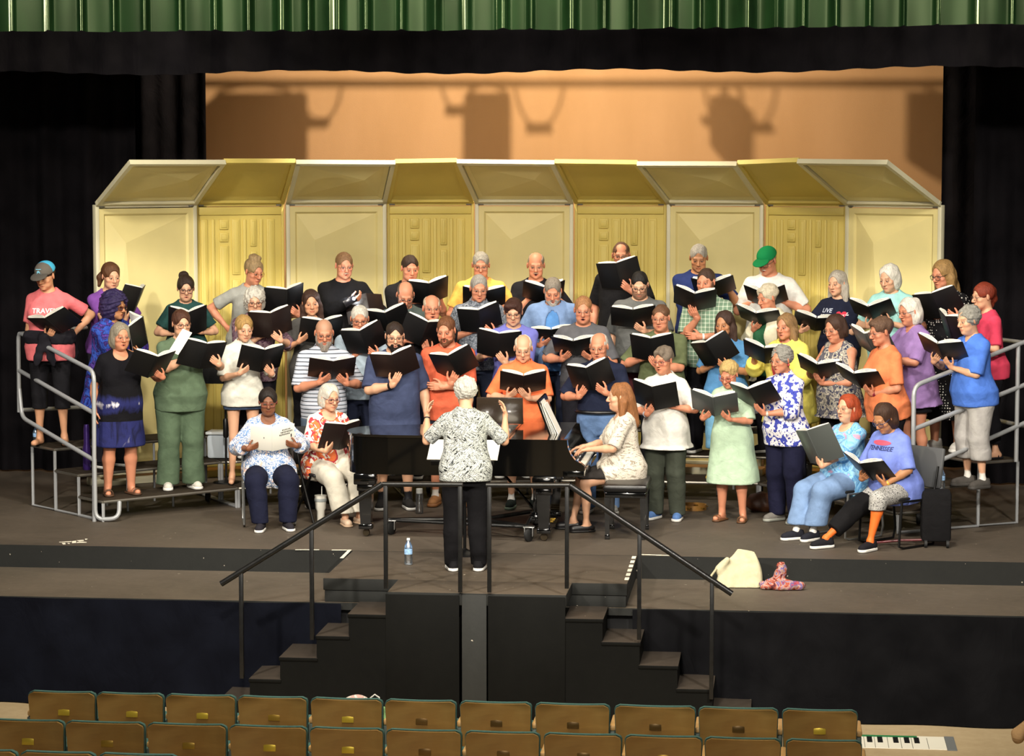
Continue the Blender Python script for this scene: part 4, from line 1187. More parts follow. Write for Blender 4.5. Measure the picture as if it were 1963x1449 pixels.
fl=at_Y(935,762,Ysp+1.0); fr=at_Y(1003,762,Ysp+1.0)
m=MB(); m.M=Matrix.Translation((fl.x-ox-.1,Ysp+1.0-oy,zr+.027))@Matrix.Rotation(R(9),4,'X'); m.box(0,fr.x-fl.x+.10,0,.018,0,fl.z-zr-.02,.004); m.build('lid_flap',M('#2a2016',.22,0,.9,coat=.6,name='dark_polish'),o)
# key end
m=MB(); x0,x1=PL-.19,PL
m.box(xL+x0-ox,xL+x1-ox,Ysp-oy,Ysp+1.47-oy,zb_,zb_+.055,.004); m.build('keybed',GLOSS,o)
for yy in(0,1.39):
    m=MB(); prof=[(x0,zb_+.055),(x1,zb_+.055),(x1,zb_+.10),(x1-.03,zb_+.125),(x1-.08,zb_+.15),(x1-.12,zb_+.20),(x1-.145,zb_+.26),(x1-.155,zr),(x0,zr)]
    n=len(prof); vs=[(xL+a-ox,Ysp+yy-oy,z) for a,z in prof]+[(xL+a-ox,Ysp+yy+.08-oy,z) for a,z in prof]
    m.add(vs,[tuple(range(n)),tuple(range(2*n-1,n-1,-1))]+[(i,(i+1)%n,n+(i+1)%n,n+i) for i in range(n)]); m.build('cheek_block',GLOSS,o)
m=MB()
for i in range(52):
    y=.09+i*1.28/52; m.box(xL+PL-.155-ox,xL+PL-.012-ox,Ysp+y-oy,Ysp+y+.0238-oy,zb_+.062,zb_+.085,.002)
tag(m.build('white_keys',WKEY,o),'white piano keys')
m=MB()
for i in range(51):
    if i%7 in(2,6): continue
    y=.09+(i+1)*1.28/52; m.box(xL+PL-.155-ox,xL+PL-.065-ox,Ysp+y-.006-oy,Ysp+y+.006-oy,zb_+.086,zb_+.098,.002)
m.build('black_keys',GLOSS,o)
m=MB(); m.M=Matrix.Translation((xL+PL-.20-ox,Ysp+.08-oy,zb_+.10))@Matrix.Rotation(R(-20),4,'Y'); m.box(-.01,.01,0,1.31,0,.17,.004); m.build('fallboard',GLOSS,o)
mt=at_Y(1040,768,Ysp+.55); mb_=at_Y(1064,834,Ysp+.55)
def slope(u): return mb_.x+(mt.x-mb_.x)*u-ox, mb_.z+(mt.z-mb_.z)*u
m=MB(); a,b=slope(0),slope(1.05); yA,yB=Ysp+.35-oy,Ysp+1.10-oy
m.add([(a[0]-.03,yA,a[1]),(a[0]-.012,yA,a[1]),(b[0]-.012,yA,b[1]),(b[0]-.03,yA,b[1]),(a[0]-.03,yB,a[1]),(a[0]-.012,yB,a[1]),(b[0]-.012,yB,b[1]),(b[0]-.03,yB,b[1])],[(0,1,2,3),(7,6,5,4),(0,4,5,1),(1,5,6,2),(2,6,7,3),(3,7,4,0)]); m.build('music_desk',GLOSS,o)
mbk=thing('music_book','open white sheet music leaning on the piano music desk','sheet music',(mb_.x+.02,Ysp+.5,mb_.z))
m=MB()
for k_,(d0,d1) in enumerate([(0,0),(.014,.004),(.03,.012),(.05,.03)]):
    a=mb_.x+d0-mbk.location.x-.008; b=mt.x+d1-mbk.location.x-.008; zt=mt.z-mb_.z-.01*k_
    m.add([(a,-.05,0),(a,.28,0),(b,.28,zt),(b,-.05,zt),(a+.006,-.05,0),(a+.006,.28,0),(b+.003,.28,zt),(b+.003,-.05,zt)],[(0,1,2,3),(7,6,5,4),(0,4,5,1),(1,5,6,2),(2,6,7,3),(3,7,4,0)])
m.build('pages',PAPER,mbk)
for lx,ly in((.20,.30),(PL-.36,.20),(PL-.36,1.25)):
    m=MB(); cx,cy=xL+lx-ox,Ysp+ly-oy-.18
    m.box(cx-.10,cx+.10,cy-.10,cy+.10,zb_-.10,zb_,.01); m.box(cx-.075,cx+.075,cy-.075,cy+.075,zb_-.16,zb_-.10,.01)
    for z0,z1,w0 in((.10,zb_-.16,.062),):
        vs=[(cx+sx*w,cy+sy*w,z) for z,w in((z0,.045),(z1,w0)) for sx,sy in((-1,-1),(1,-1),(1,1),(-1,1))]; m.add(vs,[(3,2,1,0),(4,5,6,7),(0,1,5,4),(1,2,6,5),(2,3,7,6),(3,0,4,7)])
    m.box(cx-.062,cx+.062,cy-.062,cy+.062,.07,.115,.006)
    l=m.build('leg',GLOSS,o); m=MB(); m.M=Matrix.Translation((cx,cy,.035))@Matrix.Rotation(math.pi/2,4,'X'); m.lathe([(0,-.02),(.03,-.02),(.034,0),(.03,.02),(0,.02)],16); m.build('caster',M('#3a3020',.4,.6,name='dull_brass'),l)
m=MB(); lx=xL+PL-.50-ox; ly=Ysp+.72-oy; m.box(lx-.02,lx+.02,ly-.11,ly-.08,.14,zb_,.004); m.box(lx-.02,lx+.02,ly+.08,ly+.11,.14,zb_,.004); m.box(lx-.05,lx+.05,ly-.16,ly+.16,.07,.15,.01); m.tube([(lx-.35,ly,zb_-.02),(lx,ly,.16)],.012,8); ly_=m.build('lyre',GLOSS,o)
for q in(-.09,0,.09):
    m=MB(); m.box(lx+.05,lx+.17,ly+q-.018,ly+q+.018,.075,.09,.005); m.build('pedal',BRASS,ly_)
# trolley
tr=thing('piano_dolly','black steel piano dolly with rubber wheels under the piano','dolly',(xL+PL*.55,Ysp+.5,0)); L=Vector(tr.location)
m=MB(); A=Vector((xL+.38,Ysp+.25,.13)); B=Vector((xL+PL-.52,Ysp-.02,.13)); Cc=Vector((xL+PL-.55,Ysp+.95,.13)); mid=(A+B+Cc)/3
for P_ in(A,B,Cc): m.tube([P_-L,mid-L],.02,8)
m.tube([A-L,B-L],.016,8); m.tube([B-L,Cc-L],.016,8); m.build('frame',M('#1a1a1a',.4,.5,name='dark_steel'),tr)
for P_ in(A,B,Cc):
    m=MB(); q=P_-L; m.M=Matrix.Translation((q.x+.03,q.y-.03,.062))@Matrix.Rotation(math.pi/2,4,'Y')@Matrix.Rotation(.5,4,'X'); m.lathe([(0,-.02),(.05,-.02),(.061,-.012),(.061,.012),(.05,.02),(0,.02)],20); w=m.build('caster',RUB,tr)
    m=MB(); m.M=Matrix.Translation((q.x,q.y,0)); m.box(-.01,-.002,-.07,.01,.05,.135,.003); m.box(.062,.070,-.07,.01,.05,.135,.003); m.box(-.02,.08,-.06,.03,.125,.135,.003); m.build('caster_fork',STEEL,w)
# bench
bl=at_z(1200,1030,0); o=thing('piano_bench','black padded piano bench on four square legs','bench',(bl.x,bl.y+.12,0))
m=MB(); m.box(-.20,.20,-.30,.42,.43,.50,.025); m.build('seat',M('#0d0c0c',.35,bump=.1,name='black_leather'),o)
m=MB(); m.box(-.185,.185,-.285,.405,.38,.428,.006); m.build('apron',GLOSS,o)
for sx in(-.16,.16):
    for sy in(-.25,.37):
        m=MB(); vs=[(sx+a*w,sy+b*w,z) for z,w in((.04,.018),(.38,.027)) for a,b in((-1,-1),(1,-1),(1,1),(-1,1))]; m.add(vs,[(3,2,1,0),(4,5,6,7),(0,1,5,4),(1,2,6,5),(2,3,7,6),(3,0,4,7)]); m.box(sx-.022,sx+.022,sy-.022,sy+.022,0,.045,.004); m.build('leg',GLOSS,o)
# conductor's stand
p=at_z(891,1062,0); o=thing('music_stand','black music stand in front of the conductor holding white scores','music stand',(p.x,p.y,0)); BLKM=M('#121212',.4,.4,name='black_metal')
m=MB(); m.lathe([(.0,.0),(.17,.0),(.17,.012),(.04,.03),(.018,.05),(.0,.05)],24); m.build('base',BLKM,o)
m=MB(); m.tube([(0,0,.04),(0,0,.86)],.014,10); m.build('post',BLKM,o)
m=MB(); m.M=Matrix.Translation((0,0,.88))@Matrix.Rotation(R(28),4,'X'); m.box(-.27,.27,-.17,.17,0,.008,.003); m.box(-.27,.27,-.19,-.17,0,.045,.003); m.build('desk',BLKM,o)
sc=thing('score','white open score lying on the conductor\'s music stand','sheet music',(p.x,p.y,.905))
m=MB(); m.M=Matrix.Rotation(R(28),4,'X'); m.box(-.31,.0,-.15,.15,0,.006,.001); m.box(.005,.30,-.15,.15,0,.008,.001); m.build('pages',PAPER,sc)
# singer's stand at left
p=row_point(426,1); o=thing('music_stand','tall thin dark music stand pole behind the green scrubs singer','music stand',(p.x,p.y+.15,.205))
m=MB(); m.tube([(0,0,0),(0,0,1.10)],.012,8); m.lathe([(.02,.45),(.028,.47),(.028,.62),(.02,.64)],10); m.build('post',BLKM,o)
m=MB(); m.lathe([(.0,.0),(.13,.0),(.13,.012),(.02,.03),(0,.03)],20); m.build('base',BLKM,o)
m=MB(); m.M=Matrix.Translation((0,0,1.08))@Matrix.Rotation(R(70),4,'X'); m.box(-.24,.24,-.10,.20,0,.008,.003); m.build('desk',BLKM,o)

# ------------------------------------------------------------------ chairs
def chair(loc,rz,label,style):
    o=thing('stacking_chair',label,'chair',loc,rz,'black chairs for the seated singers')
    sm=M('#131315',.6,bump=.1,name='black_vinyl'); fr=STEEL
    m=MB(); m.box(-.22,.22,-.22,.20,.425,.455,.018); m.build('seat',sm,o)
    m=MB(); m.M=Matrix.Translation((0,.225,.0))@Matrix.Rotation(R(-9),4,'X'); m.box(-.225,.225,-.012,.022,.50,.86,.03); m.build('backrest',M('#4a4b4c',.55,name='grey_shell') if style=='grey' else sm,o)
    for s in(-1,1):
        m=MB(); x=s*.235
        if style=='fold':
            m.tube([(x,-.26,0),(x,.05,.42),(x,.25,.84)],.012,8); m.tube([(x*.9,.27,0),(x*.9,-.12,.42)],.011,8)
            mt_=BLKM
        else:
            m.tube([(x,.262,.70),(x,.235,.56),(x,.20,.42),(x,.235,.10),(x,.21,.015),(x,.05,.011),(x,-.18,.011),(x,-.235,.03),(x,-.23,.12),(x,-.205,.42)],.011,8); m.tube([(x,-.205,.42),(x,.20,.42)],.010,8)
            mt_=fr if style!='grey' else BLKM
        m.build('leg_frame',mt_,o)
    return o

# ------------------------------------------------------------------ theatre seats
WOOD=None
t=NT('seat_veneer'); v=t.coord(scale=(1,1,7)); n=t.noise(v,2.2,5,.6,.7); v2=t.coord(); n2=t.noise(v2,3.5,3)
t.base(t.mix(t.ramp(n2,[(.35,(0,0,0)),(.7,(1,1,1))]),t.ramp(n,[(.3,'#79572a'),(.7,'#8c6832')]),t.ramp(n,[(.3,'#8a6d3a'),(.7,'#9c7c44')]))); t.setp(Roughness=.38); t.p.inputs['Coat Weight'].default_value=.25; t.p.inputs['Coat Roughness'].default_value=.3; WOOD=t.m
TEAL=cloth('#46706a'); BLOND=M('#c29a62',.45,var=.15,scale=9,name='blond_wood'); PLATE=[M(c,.3,.55,name='number_plate') for c in('#c7ad3c','#9c7d30','#6a5028','#5a4522')]; IRON=M('#5b6660',.5,.3,name='grey_cast_iron')
def seat_row(Y,ztop,edges,rowname,plates):
    n=len(edges)
    for i,(l,r) in enumerate(edges):
        x0=at_Y(l,1390,Y).x; x1=at_Y(r,1390,Y).x; w=x1-x0; cx=(x0+x1)/2
        lab=f'wooden theatre seat seen from behind, {rowname}, '+(['leftmost','second from left','third from left','fourth from left','fifth from left','sixth from left','seventh from left','eighth from left','ninth from left','tenth from left','eleventh from left','twelfth from left'][i] if i<n-1 else 'rightmost')
        o=thing('theatre_seat',lab,'seat',(cx,Y,FZ),0,'wooden theatre seats in the auditorium'); zt=ztop-FZ
        def sheet(y0,th,grow,zlo,name,mat,curve=.05):
            nx,nz_=14,10; hw=w/2-.004+grow; V=[];fs=[]; rad=.04
            def outline(u): 
                return 0
            for sgn in(0,1):
                for j in range(nz_+1):
                    tz=(j/nz_)**.35 if j else 0.0; z=zlo+(zt+grow-zlo)*tz
                    dz=max(0,rad-(zt+grow-z)); ins=rad-math.sqrt(max(0,rad*rad-dz*dz)) if dz>0 else 0
                    bt=.05*(1-tz)  # narrows to the bottom
                    for i_ in range(nx+1):
                        u=-1+2*i_/nx; x=u*(hw-ins-bt*.3)
                        dip=-.016*(1-u*u)*tz
                        y=y0+curve*(u*u)*-1+.10*(tz-1)*-.6-(.03*(tz**3))*0+(th if sgn else 0)
                        V.append((x,y,z+dip))
            N=(nx+1)*(nz_+1)
            for j in range(nz_):
                for i_ in range(nx):
                    a=j*(nx+1)+i_; fs.append((a,a+1,a+nx+2,a+nx+1)); fs.append((N+a+nx+1,N+a+nx+2,N+a+1,N+a))
            for i_ in range(nx):
                a=nz_*(nx+1)+i_; fs.append((a,a+1,N+a+1,N+a)); a=i_; fs.append((a+1,a,N+a,N+a+1))
            for j in range(nz_):
                a=j*(nx+1); fs.append((a+nx+1,a,N+a,N+a+nx+1)); a+=nx; fs.append((a,a+nx+1,N+a+nx+1,N+a))
            m=MB(); m.add(V,fs,True); return m.build(name,mat,o,50)
        bk=sheet(0,.022,0,.30,'back_panel',WOOD); sheet(.024,.035,.006,.34,'upholstery',TEAL)
        m=MB(); m.box(-.042,.042,-.0040,.0,-.024,.024,.002); pz=zt-.155; pl_=m.build('number_plate',PLATE[plates[i]],bk); pl_.location=(0,.019-.0,pz); pl_.rotation_euler=(R(-5),0,0)
        m=MB(); m.M=Matrix.Translation((0,.12,.36))@Matrix.Rotation(R(14),4,'X'); m.box(-w/2+.03,w/2-.03,-.03,.38,0,.05,.015); m.build('seat',TEAL,o)
        m=MB(); x=w/2+.012; m.box(x-.022,x+.022,.05,.40,.53,.57,.012); m.build('armrest',BLOND,o)
        m=MB(); m.box(x-.018,x+.018,.03,.30,.03,.53,.008); m.box(x-.02,x+.02,.0,.36,0,.03,.006); m.build('standard',IRON,o)
        if i==0:
            x=-w/2-.012; m=MB(); m.box(x-.022,x+.022,.05,.40,.53,.57,.012); m.build('armrest',BLOND,o); m=MB(); m.box(x-.018,x+.018,.03,.30,.03,.53,.008); m.box(x-.02,x+.02,.0,.36,0,.03,.006); m.build('standard',IRON,o)
YA=at_h(900,1345,17.1).y; zA=at_Y(900,1344,YA).z; YBr=at_h(900,1400,16.25).y; zB=at_Y(900,1401,YBr).z; YC=at_h(200,1447,15.4).y; zC=at_Y(190,1443,YC).z
seat_row(YA,zA,[(57,186),(188,316),(320,454),(458,591),(597,735),(739,876),(882,1020),(1026,1170),(1178,1334),(1339,1492),(1499,1644)],'front row',[0,0,0,1,0,2,3,3,3,3,0])
seat_row(YBr,zB,[(-22,125),(128,279),(284,436),(441,590),(595,737),(741,886),(892,1036),(1043,1193),(1198,1347),(1351,1498),(1507,1653)],'second row',[0,1,1,0,0,2,2,2,1,3,3])
seat_row(YC,zC,[(-125,34),(40,184),(190,342)],'third row at bottom left',[3,3,3])
# ------------------------------------------------------------------ small things
def bottle(px,py,z,h,label,kind='clear'):
    p=at_z(px,py,z); o=thing('water_bottle',label,'bottle',p[:]); r=h*.155
    t=_mats.get('petb')
    if t is None:
        t=NT('clear_plastic'); a=t.n('ShaderNodeBsdfTransparent'); a.inputs[0].default_value=(.97,.98,.99,1); g=t.n('ShaderNodeBsdfGlossy'); g.inputs['Roughness'].default_value=.30; g.inputs[0].default_value=(.9,.95,1,1)
        mx=t.n('ShaderNodeMixShader'); fr=t.n('ShaderNodeFresnel'); fr.inputs[0].default_value=1.7; t.l(t.math('ADD',fr.outputs[0],.16),mx.inputs[0]); t.l(a.outputs[0],mx.inputs[1]); t.l(g.outputs[0],mx.inputs[2]); t.l(mx.outputs[0],t.out.inputs[0]); _mats['petb']=t; 
    m=MB()
    if kind=='clear':
        m.lathe([(r*.8,0),(r,.02*h),(r,.10*h),(r*.93,.14*h),(r,.18*h),(r,.24*h),(r*.92,.28*h),(r,.33*h),(r*.97,.40*h),(r,.62*h),(r*.9,.72*h),(r*.5,.86*h),(r*.38,.89*h),(r*.38,.94*h)],20); m.build('bottle_body',t.m,o)
        m=MB(); m.lathe([(r*1.01,.40*h),(r*1.02,.61*h)],20); m.build('label',M('#8fb4dc',.4,var=.4,scale=60,name='printed_label'),o)
        m=MB(); m.lathe([(r*.42,.92*h),(r*.42,h),(0,h)],16); m.build('cap',M('#dfe6ea',.4,name='white_plastic'),o)
    else:
        m.lathe([(r*.9,0),(r,.02*h),(r,.45*h),(r*.9,.5*h),(r,.55*h),(r,.78*h),(r*.8,.83*h)],20); m.build('bottle_body',t.m,o)
        m=MB(); m.lathe([(r*.85,.82*h),(r*.85,h),(0,h)],20); m.build('cap',M('#dcdcd6',.4,name='white_plastic'),o)
    return o
bottle(783,1082,0,.225,'clear water bottle with blue label on the platform left of the conductor')
bottle(804,984,0,.24,'clear flask with white lid standing on the floor behind the piano','flask')
p=row_point(120,3); bottle(69,851,.615,.18,'small clear water bottle on the top step beside the left guard rail')
bottle(1805,937,.41,.20,'clear water bottle with blue label on the right riser step by the grey shoes')
bottle(1122,1012,0,.22,'clear plastic bottle on the floor behind the pianist') if False else None
def tumbler(px,py,z,h,label,prof,mat,straw=None,lidm=None):
    p=at_z(px,py,z); o=thing('tumbler',label,'tumbler',p[:]); m=MB(); m.lathe([(r,zz*h) for r,zz in prof],24); m.build('cup',mat,o)
    r=prof[-1][0]; m=MB(); m.lathe([(r+.002,h*.985),(r+.002,h+.008),(0,h+.010)],24); m.build('lid',lidm or mat,o)
    if straw: m=MB(); m.tube([(.01,0,h),(.012,0,h+.09)],.0045,8); m.build('straw',straw,o)
    m=MB(); m.lathe([(r+.001,h*.80),(r+.003,h*.82),(r+.003,h*.90),(r+.001,h*.92)],24); m.build('band',M('#8f9494',.4,name='grey_band') if straw else mat,o)
tumbler(615,1002,0,.255,'large cream tumbler with a straw on the floor beside the seated singer',[(.034,0),(.036,.02),(.038,.45),(.050,.55),(.056,1)],M('#cfccc2',.4,name='cream_enamel'),M('#d8d8d0',.4,name='straw'),M('#b9b7ae',.3,name='clear_lid'))
pp=row_point(167,2,900); 
o=thing('tumbler','tall purple tumbler on the riser step behind the left guard rail','tumbler',(pp.x,pp.y,.41)); m=MB(); m.lathe([(.036,0),(.04,.02),(.042,.20),(.030,.26),(.030,.40),(.022,.44),(0,.44)],20); m.build('cup',M('#3a2566',.25,.5,name='purple_metal'),o)
# tambourine
p=at_z(1328,976,0); o=thing('tambourine','wooden tambourine lying on the floor behind the blue trainers','tambourine',p[:]); m=MB(); m.lathe([(.125,0),(.135,0),(.135,.05),(.125,.05),(.125,0)],32); m.build('hoop',M('#a3763a',.4,var=.2,name='wood_hoop'),o)
for k_ in range(6):
    w=k_*math.pi/3+.3; m=MB(); m.M=Matrix.Translation((.130*math.cos(w),.130*math.sin(w),.026)); m.lathe([(0,-.006),(.024,-.004),(.024,.004),(0,.006)],12); m.build('jingle',BRASS,o)
# bags
def blob(name,label,cat,loc,parts,mat,h=.008,wob=(.008,30),cuts=(),col=None):
    lo=np.min([np.array(p.box(0)[0]) for p in parts],0); hi=np.max([np.array(p.box(0)[1]) for p in parts],0); f=Field(lo-.03,hi+.03,h)
    for p in parts: f.add(p,0,.03)
    f.wob(wob[0],wob[1],len(label)); 
    for c in cuts: f.cut(c)
    v,q=f.mesh(1); o=np_mesh(name,v,q,mat); o.location=loc; return tag(o,label,cat)
bp=at_z(1412,1125,-.2)
o=thing('tote_bag','cream canvas tote bag slumped against the stage edge','bag',(bp.x,bp.y,-.2))
f=Field((-.26,-.12,0),(.26,.16,.36),.007); f.add(Loft((.02,0,0),rotm(rx=-.30,ry=.16),[-.03,.04,.16,.25,.325],[.19,.185,.165,.145,.13],[.07,.07,.05,.028,.010],[0,0,0,0,0],6),0,0); f.add(Cone((-.15,-.01,.15),(-.08,0,.23),.035,.03),0,.03); f.wob(.007,22,4); f.cut(Half((0,0,.004),(0,0,-1)))
v,q=f.mesh(1); np_mesh('bag_body',v,q,cloth('#bdb590',.5),o)
m=MB(); m.tube([(-.17,-.04,.16),(-.215,-.06,.10),(-.20,-.075,.035),(-.14,-.085,.01),(-.10,-.085,.03)],.010,8); m.build('handle',cloth('#b5ad88'),o)
sp=at_z(1498,1132,-.2)
blob('scarf','crumpled pink and orange patterned scarf heaped beside the cream tote bag','scarf',(sp.x,sp.y+.05,-.2),[Ell((0,0,.04),(.15,.08,.05)),Cone((-.02,.02,.05),(.0,.03,.20),.06,.038),Ell((-.13,.0,.03),(.06,.05,.04)),Ell((.13,-.01,.035),(.07,.05,.045))],pattern('blotch',['#5a2a30','#a8503c','#b08c80','#6a5c90','#9c3a48','#b0764a'],11,lo=.32,hi=.66,hard=1,dist=1.6),.007,(.012,38),[Half((0,0,.004),(0,0,-1))])
bg=at_z(1790,1050,0); o=thing('rolling_case','black rolling case beside the chair at right with a dark red handle','case',(bg.x+.02,bg.y+.1,0)); BAGM=cloth('#131214')
m=MB(); m.box(-.13,.13,-.10,.12,.05,.50,.03); m.build('case_body',BAGM,o)
m=MB(); m.tube([(-.62,-.04,.02),(-.30,-.02,.05),(.05,-.06,.07)],.010,8); m.build('pull_handle',M('#5a1018',.4,name='dark_red_metal'),o)
for s in(-.09,.10):
    m=MB(); m.M=Matrix.Translation((s,-.10,.035))@Matrix.Rotation(math.pi/2,4,'Y'); m.lathe([(0,-.012),(.033,-.012),(.033,.012),(0,.012)],14); m.build('wheel',RUB,o)
bb=at_z(1462,985,0); blob('handbag','brown leather handbag on the floor behind the sandals','bag',(bb.x,bb.y+.15,0),[Ell((0,0,.09),(.17,.09,.10)),Ell((.02,0,.13),(.10,.06,.06))],M('#4a2a17',.45,var=.3,bump=.4,bscale=15,name='brown_leather'),.009,(.008,25),[Half((0,0,.004),(0,0,-1))])
bb=at_z(588,985,0); blob('backpack','black backpack on the floor between the two seated singers at left','bag',(bb.x,bb.y+.35,0),[Ell((0,0,.20),(.12,.10,.22)),Ell((0,-.06,.14),(.09,.06,.12))],BAGM,.01,(.006,25),[Half((0,0,.004),(0,0,-1))])
bb=at_z(310,925,0)
for k_,(dx,c,lb) in enumerate([(0,'#26281c','dark olive shoe left under the front riser step at left'),(.13,'#2e2f20','dark olive shoe beside its pair under the riser at left')]):
    up,so=shoe_mesh('sneaker'); o=thing('empty_shoe',lb,'shoe',(bb.x+dx,bb.y+.35+.03*k_,0),R(70),'pair of shoes under the riser'); s=link(bpy.data.objects.new('upper',up),o); slot(s,cloth(c)); s=link(bpy.data.objects.new('sole',so),o); slot(s,RUB)
cs=at_z(418,770,.5); cs=row_point(424,2,760); o=thing('storage_box','pale translucent plastic box on the riser behind the white blouse singer','box',(cs.x,cs.y+.05,.41))
m=MB(); m.box(-.14,.14,-.12,.12,0,.24,.03); m.build('box_body',M('#c9d3dc',.35,name='milky_plastic'),o); m=MB(); m.box(-.15,.15,-.13,.13,.241,.27,.01); m.build('lid',M('#dfe4e6',.4,name='white_lid'),o)
# stage tape
TAPE=M('#e4dcc8',.7,var=.15,scale=40,name='white_tape')
def tape(a,b,w,label,group,z=.0):
    A=at_z(*a,z); B=at_z(*b,z); d=(B-A); c=(A+B)/2; m=MB(); m.box(-d.length/2,d.length/2,-w/2,w/2,.0005,.003); o=m.build('tape_strip',TAPE); o.location=(c.x,c.y,z); o.rotation_euler=(0,0,math.atan2(d.y,d.x)); tag(o,label,'tape',group)
E_=[(1219,1065),(1203,1114)]
for k_ in range(6):
    u=k_/6+.01; v=u+.09; l=lambda s:(E_[0][0]-3+(E_[1][0]-E_[0][0])*s,E_[0][1]+1+(E_[1][1]-E_[0][1])*s)
    tape(l(u),l(v),.035,'short white tape dash along the right edge of the conductor platform','white tape dashes on the platform edge')
tape((566,1054),(612,1054),.02,'white tape strip on the stage edge under the left handrail',None); tape((636,1054.5),(668,1054.5),.02,'white tape strip on the stage edge at the platform corner',None); tape((655,1070),(671,1054),.03,'slanted white tape strip at the back left corner of the platform',None); tape((1230,1063),(1285,1065),.02,'white tape strip on the stage edge right of the platform',None)
# worn white stencil on the stage floor
o=thing('floor_marking','worn white lettering painted on the stage floor at left','marking',at_z(140,1040,0)[:]); L=Vector(o.location); m=MB()
for poly in [[(113,1039),(137,1037.5),(137,1039),(114,1040)],[(118,1041),(125,1041),(126,1043.5),(121,1044)],[(129,1041),(133,1041),(134.5,1042.8),(131,1043)],[(138,1037.5),(146,1036.5),(146,1041),(138,1041.5)],[(146,1036),(160,1035),(161,1037),(152,1038)],[(148,1039),(158,1038.4),(166,1039.2),(166,1040.5),(147,1041)],[(163,1033),(168,1033),(167,1034.5),(163,1035)]]:
    b=[at_z(x,y,0)-L+Vector((0,0,.002)) for x,y in poly]; m.add(b,[tuple(range(len(b)-1,-1,-1))])
m.build('paint',TAPE,o)
# things in the auditorium
p=at_z(1738,1424,FZ); o=thing('keyboard_mat','floor mat printed with piano keys lying on the auditorium floor','mat',(p.x,p.y,FZ))
q=[at_z(x,y,FZ) for x,y in((1600,1414),(1806,1412),(1818,1433),(1600,1436))]; x0,x1=at_z(1600,1424,FZ).x-p.x,at_z(1812,1424,FZ).x-p.x; y0,y1=at_z(1738,1436,FZ).y-p.y,at_z(1738,1412,FZ).y-p.y
m=MB(); m.box(x0,x1,y0,y1,.001,.006); m.build('white_keys',M('#e6e2d2',.5,name='white_vinyl'),o)
m=MB(); m.box(x0,at_z(1760,1424,FZ).x-p.x,y1-.055,y1,.0065,.008); m.build('green_band',M('#2e7a4a',.5,name='green_vinyl'),o)
m=MB()
for px in(1667,1687,1717,1738,1757,1646): 
    xx=at_z(px,1420,FZ).x-p.x; m.box(xx-.020,xx+.020,y0+(y1-y0)*.42,y1-.055,.0065,.009)
m.build('black_keys',M('#141414',.5,name='black_vinyl_key'),o)
m=MB()
for px in(1657,1677,1702,1727,1748,1778): 
    xx=at_z(px,1424,FZ).x-p.x; m.box(xx-.002,xx+.002,y0,y1-.06,.0062,.0072)
m.build('key_line',M('#6a675e',.5,name='key_line'),o)
m=MB(); m.box(x1+.002,x1+.075,y0-.02,y1+.01,.001,.008); m.build('end_tape',M('#6d7070',.6,name='grey_tape'),o)
YS=at_h(1960,1400,16.9).y
q=at_Y(1965,1390,YS); o=blob('jacket','tan jacket hanging at the right edge of the photo','jacket',(q.x,YS,q.z),[Cone((.10,0,.06),(-.05,0,-.06),.055,.04),Cone((.12,.02,.05),(.14,.02,-.16),.075,.07),Ell((-.035,0,-.08),(.045,.05,.045))],cloth('#b08a58',.6),.008,(.010,35))
o=thing('wooden_post','yellow wooden seat end post under the tan jacket','post',(q.x+.10,YS+.02,FZ)); m=MB(); m.box(-.05,.10,-.04,.04,0,q.z-FZ-.16,.008); m.build('post_body',M('#c2a24a',.45,var=.1,name='yellow_wood'),o); m=MB(); m.box(-.07,.12,-.06,.06,0,.03,.006); m.build('foot',IRON,o)
YP=YA+.16; q=at_Y(688,1345,YP)
o=thing('shoulder_bag','pink and white bag with a white strap resting on a front row seat','bag',(q.x,YP,q.z))
f=Field((-.2,-.08,-.42),(.16,.08,.08),.008); f.add(Ell((-.04,0,-.02),(.10,.05,.058),rotm(ry=-.25)),0,0); f.add(Ell((.0,.0,-.18),(.13,.05,.22)),0,.05); f.wob(.006,28,5); v,qq=f.mesh(1); np_mesh('bag_body',v,qq,pattern('blotch',['#e6e0d8','#d9a9a0','#efe9e0','#a9607a'],9,lo=.3,hi=.65,hard=1,dist=1.5),o)
m=MB(); m.tube([(.08,0,-.03),(.085,0,.03),(.115,0,.055),(.145,0,.035),(.160,0,-.03),(.162,.01,-.12)],.006,8); m.build('strap',M('#e9e6de',.6,name='white_strap'),o)
q2=at_Y(737,1366,YP); o=blob('green_pouch','pale green pouch squeezed between two front row seats','pouch',(q2.x,YP-.03,q2.z),[Cone((0,0,-.05),(0,0,.04),.017,.014),Cone((0,0,-.05),(0,0,-.40),.02,.03)],cloth('#8fc47a'),.006,(.002,30))
# ------------------------------------------------------------------ the choir
COVER=M('#0d0d0e',.42,bump=.05,bscale=200,name='black_folder_cover'); COVB=M('#1f1513',.38,name='dark_brown_folder_cover'); COVG=M('#4a4e4c',.35,name='grey_folder_cover')
SH_BLK=cloth('#17161a'); WHT=M('#dcdad4',.6,name='white_sole'); BRN=M('#4a3220',.6,name='brown_leather_strap')
SK='#c4906e'; SKP='#cb9b7c'; SKR='#c28264'; SKD='#74482f'; SKT='#ae7a55'
def J(c='#23222a',hem=.06,ease=.020,fl=0.0,nm='trousers'): return ('pants',cloth(c),hem,ease,fl,nm)
FOLDER_COUNT=[0]
CUTS=(' with ',', ',' at the ',' beside',' behind ',' in the back',' before',' holding',' turning',' shining',' raising',' looking',' by the',' printed',' over a',' under',' on the',' and ')
def short(w):
    for c in CUTS:
        i=w.find(c)
        if i>0: w=w[:i]
    return w
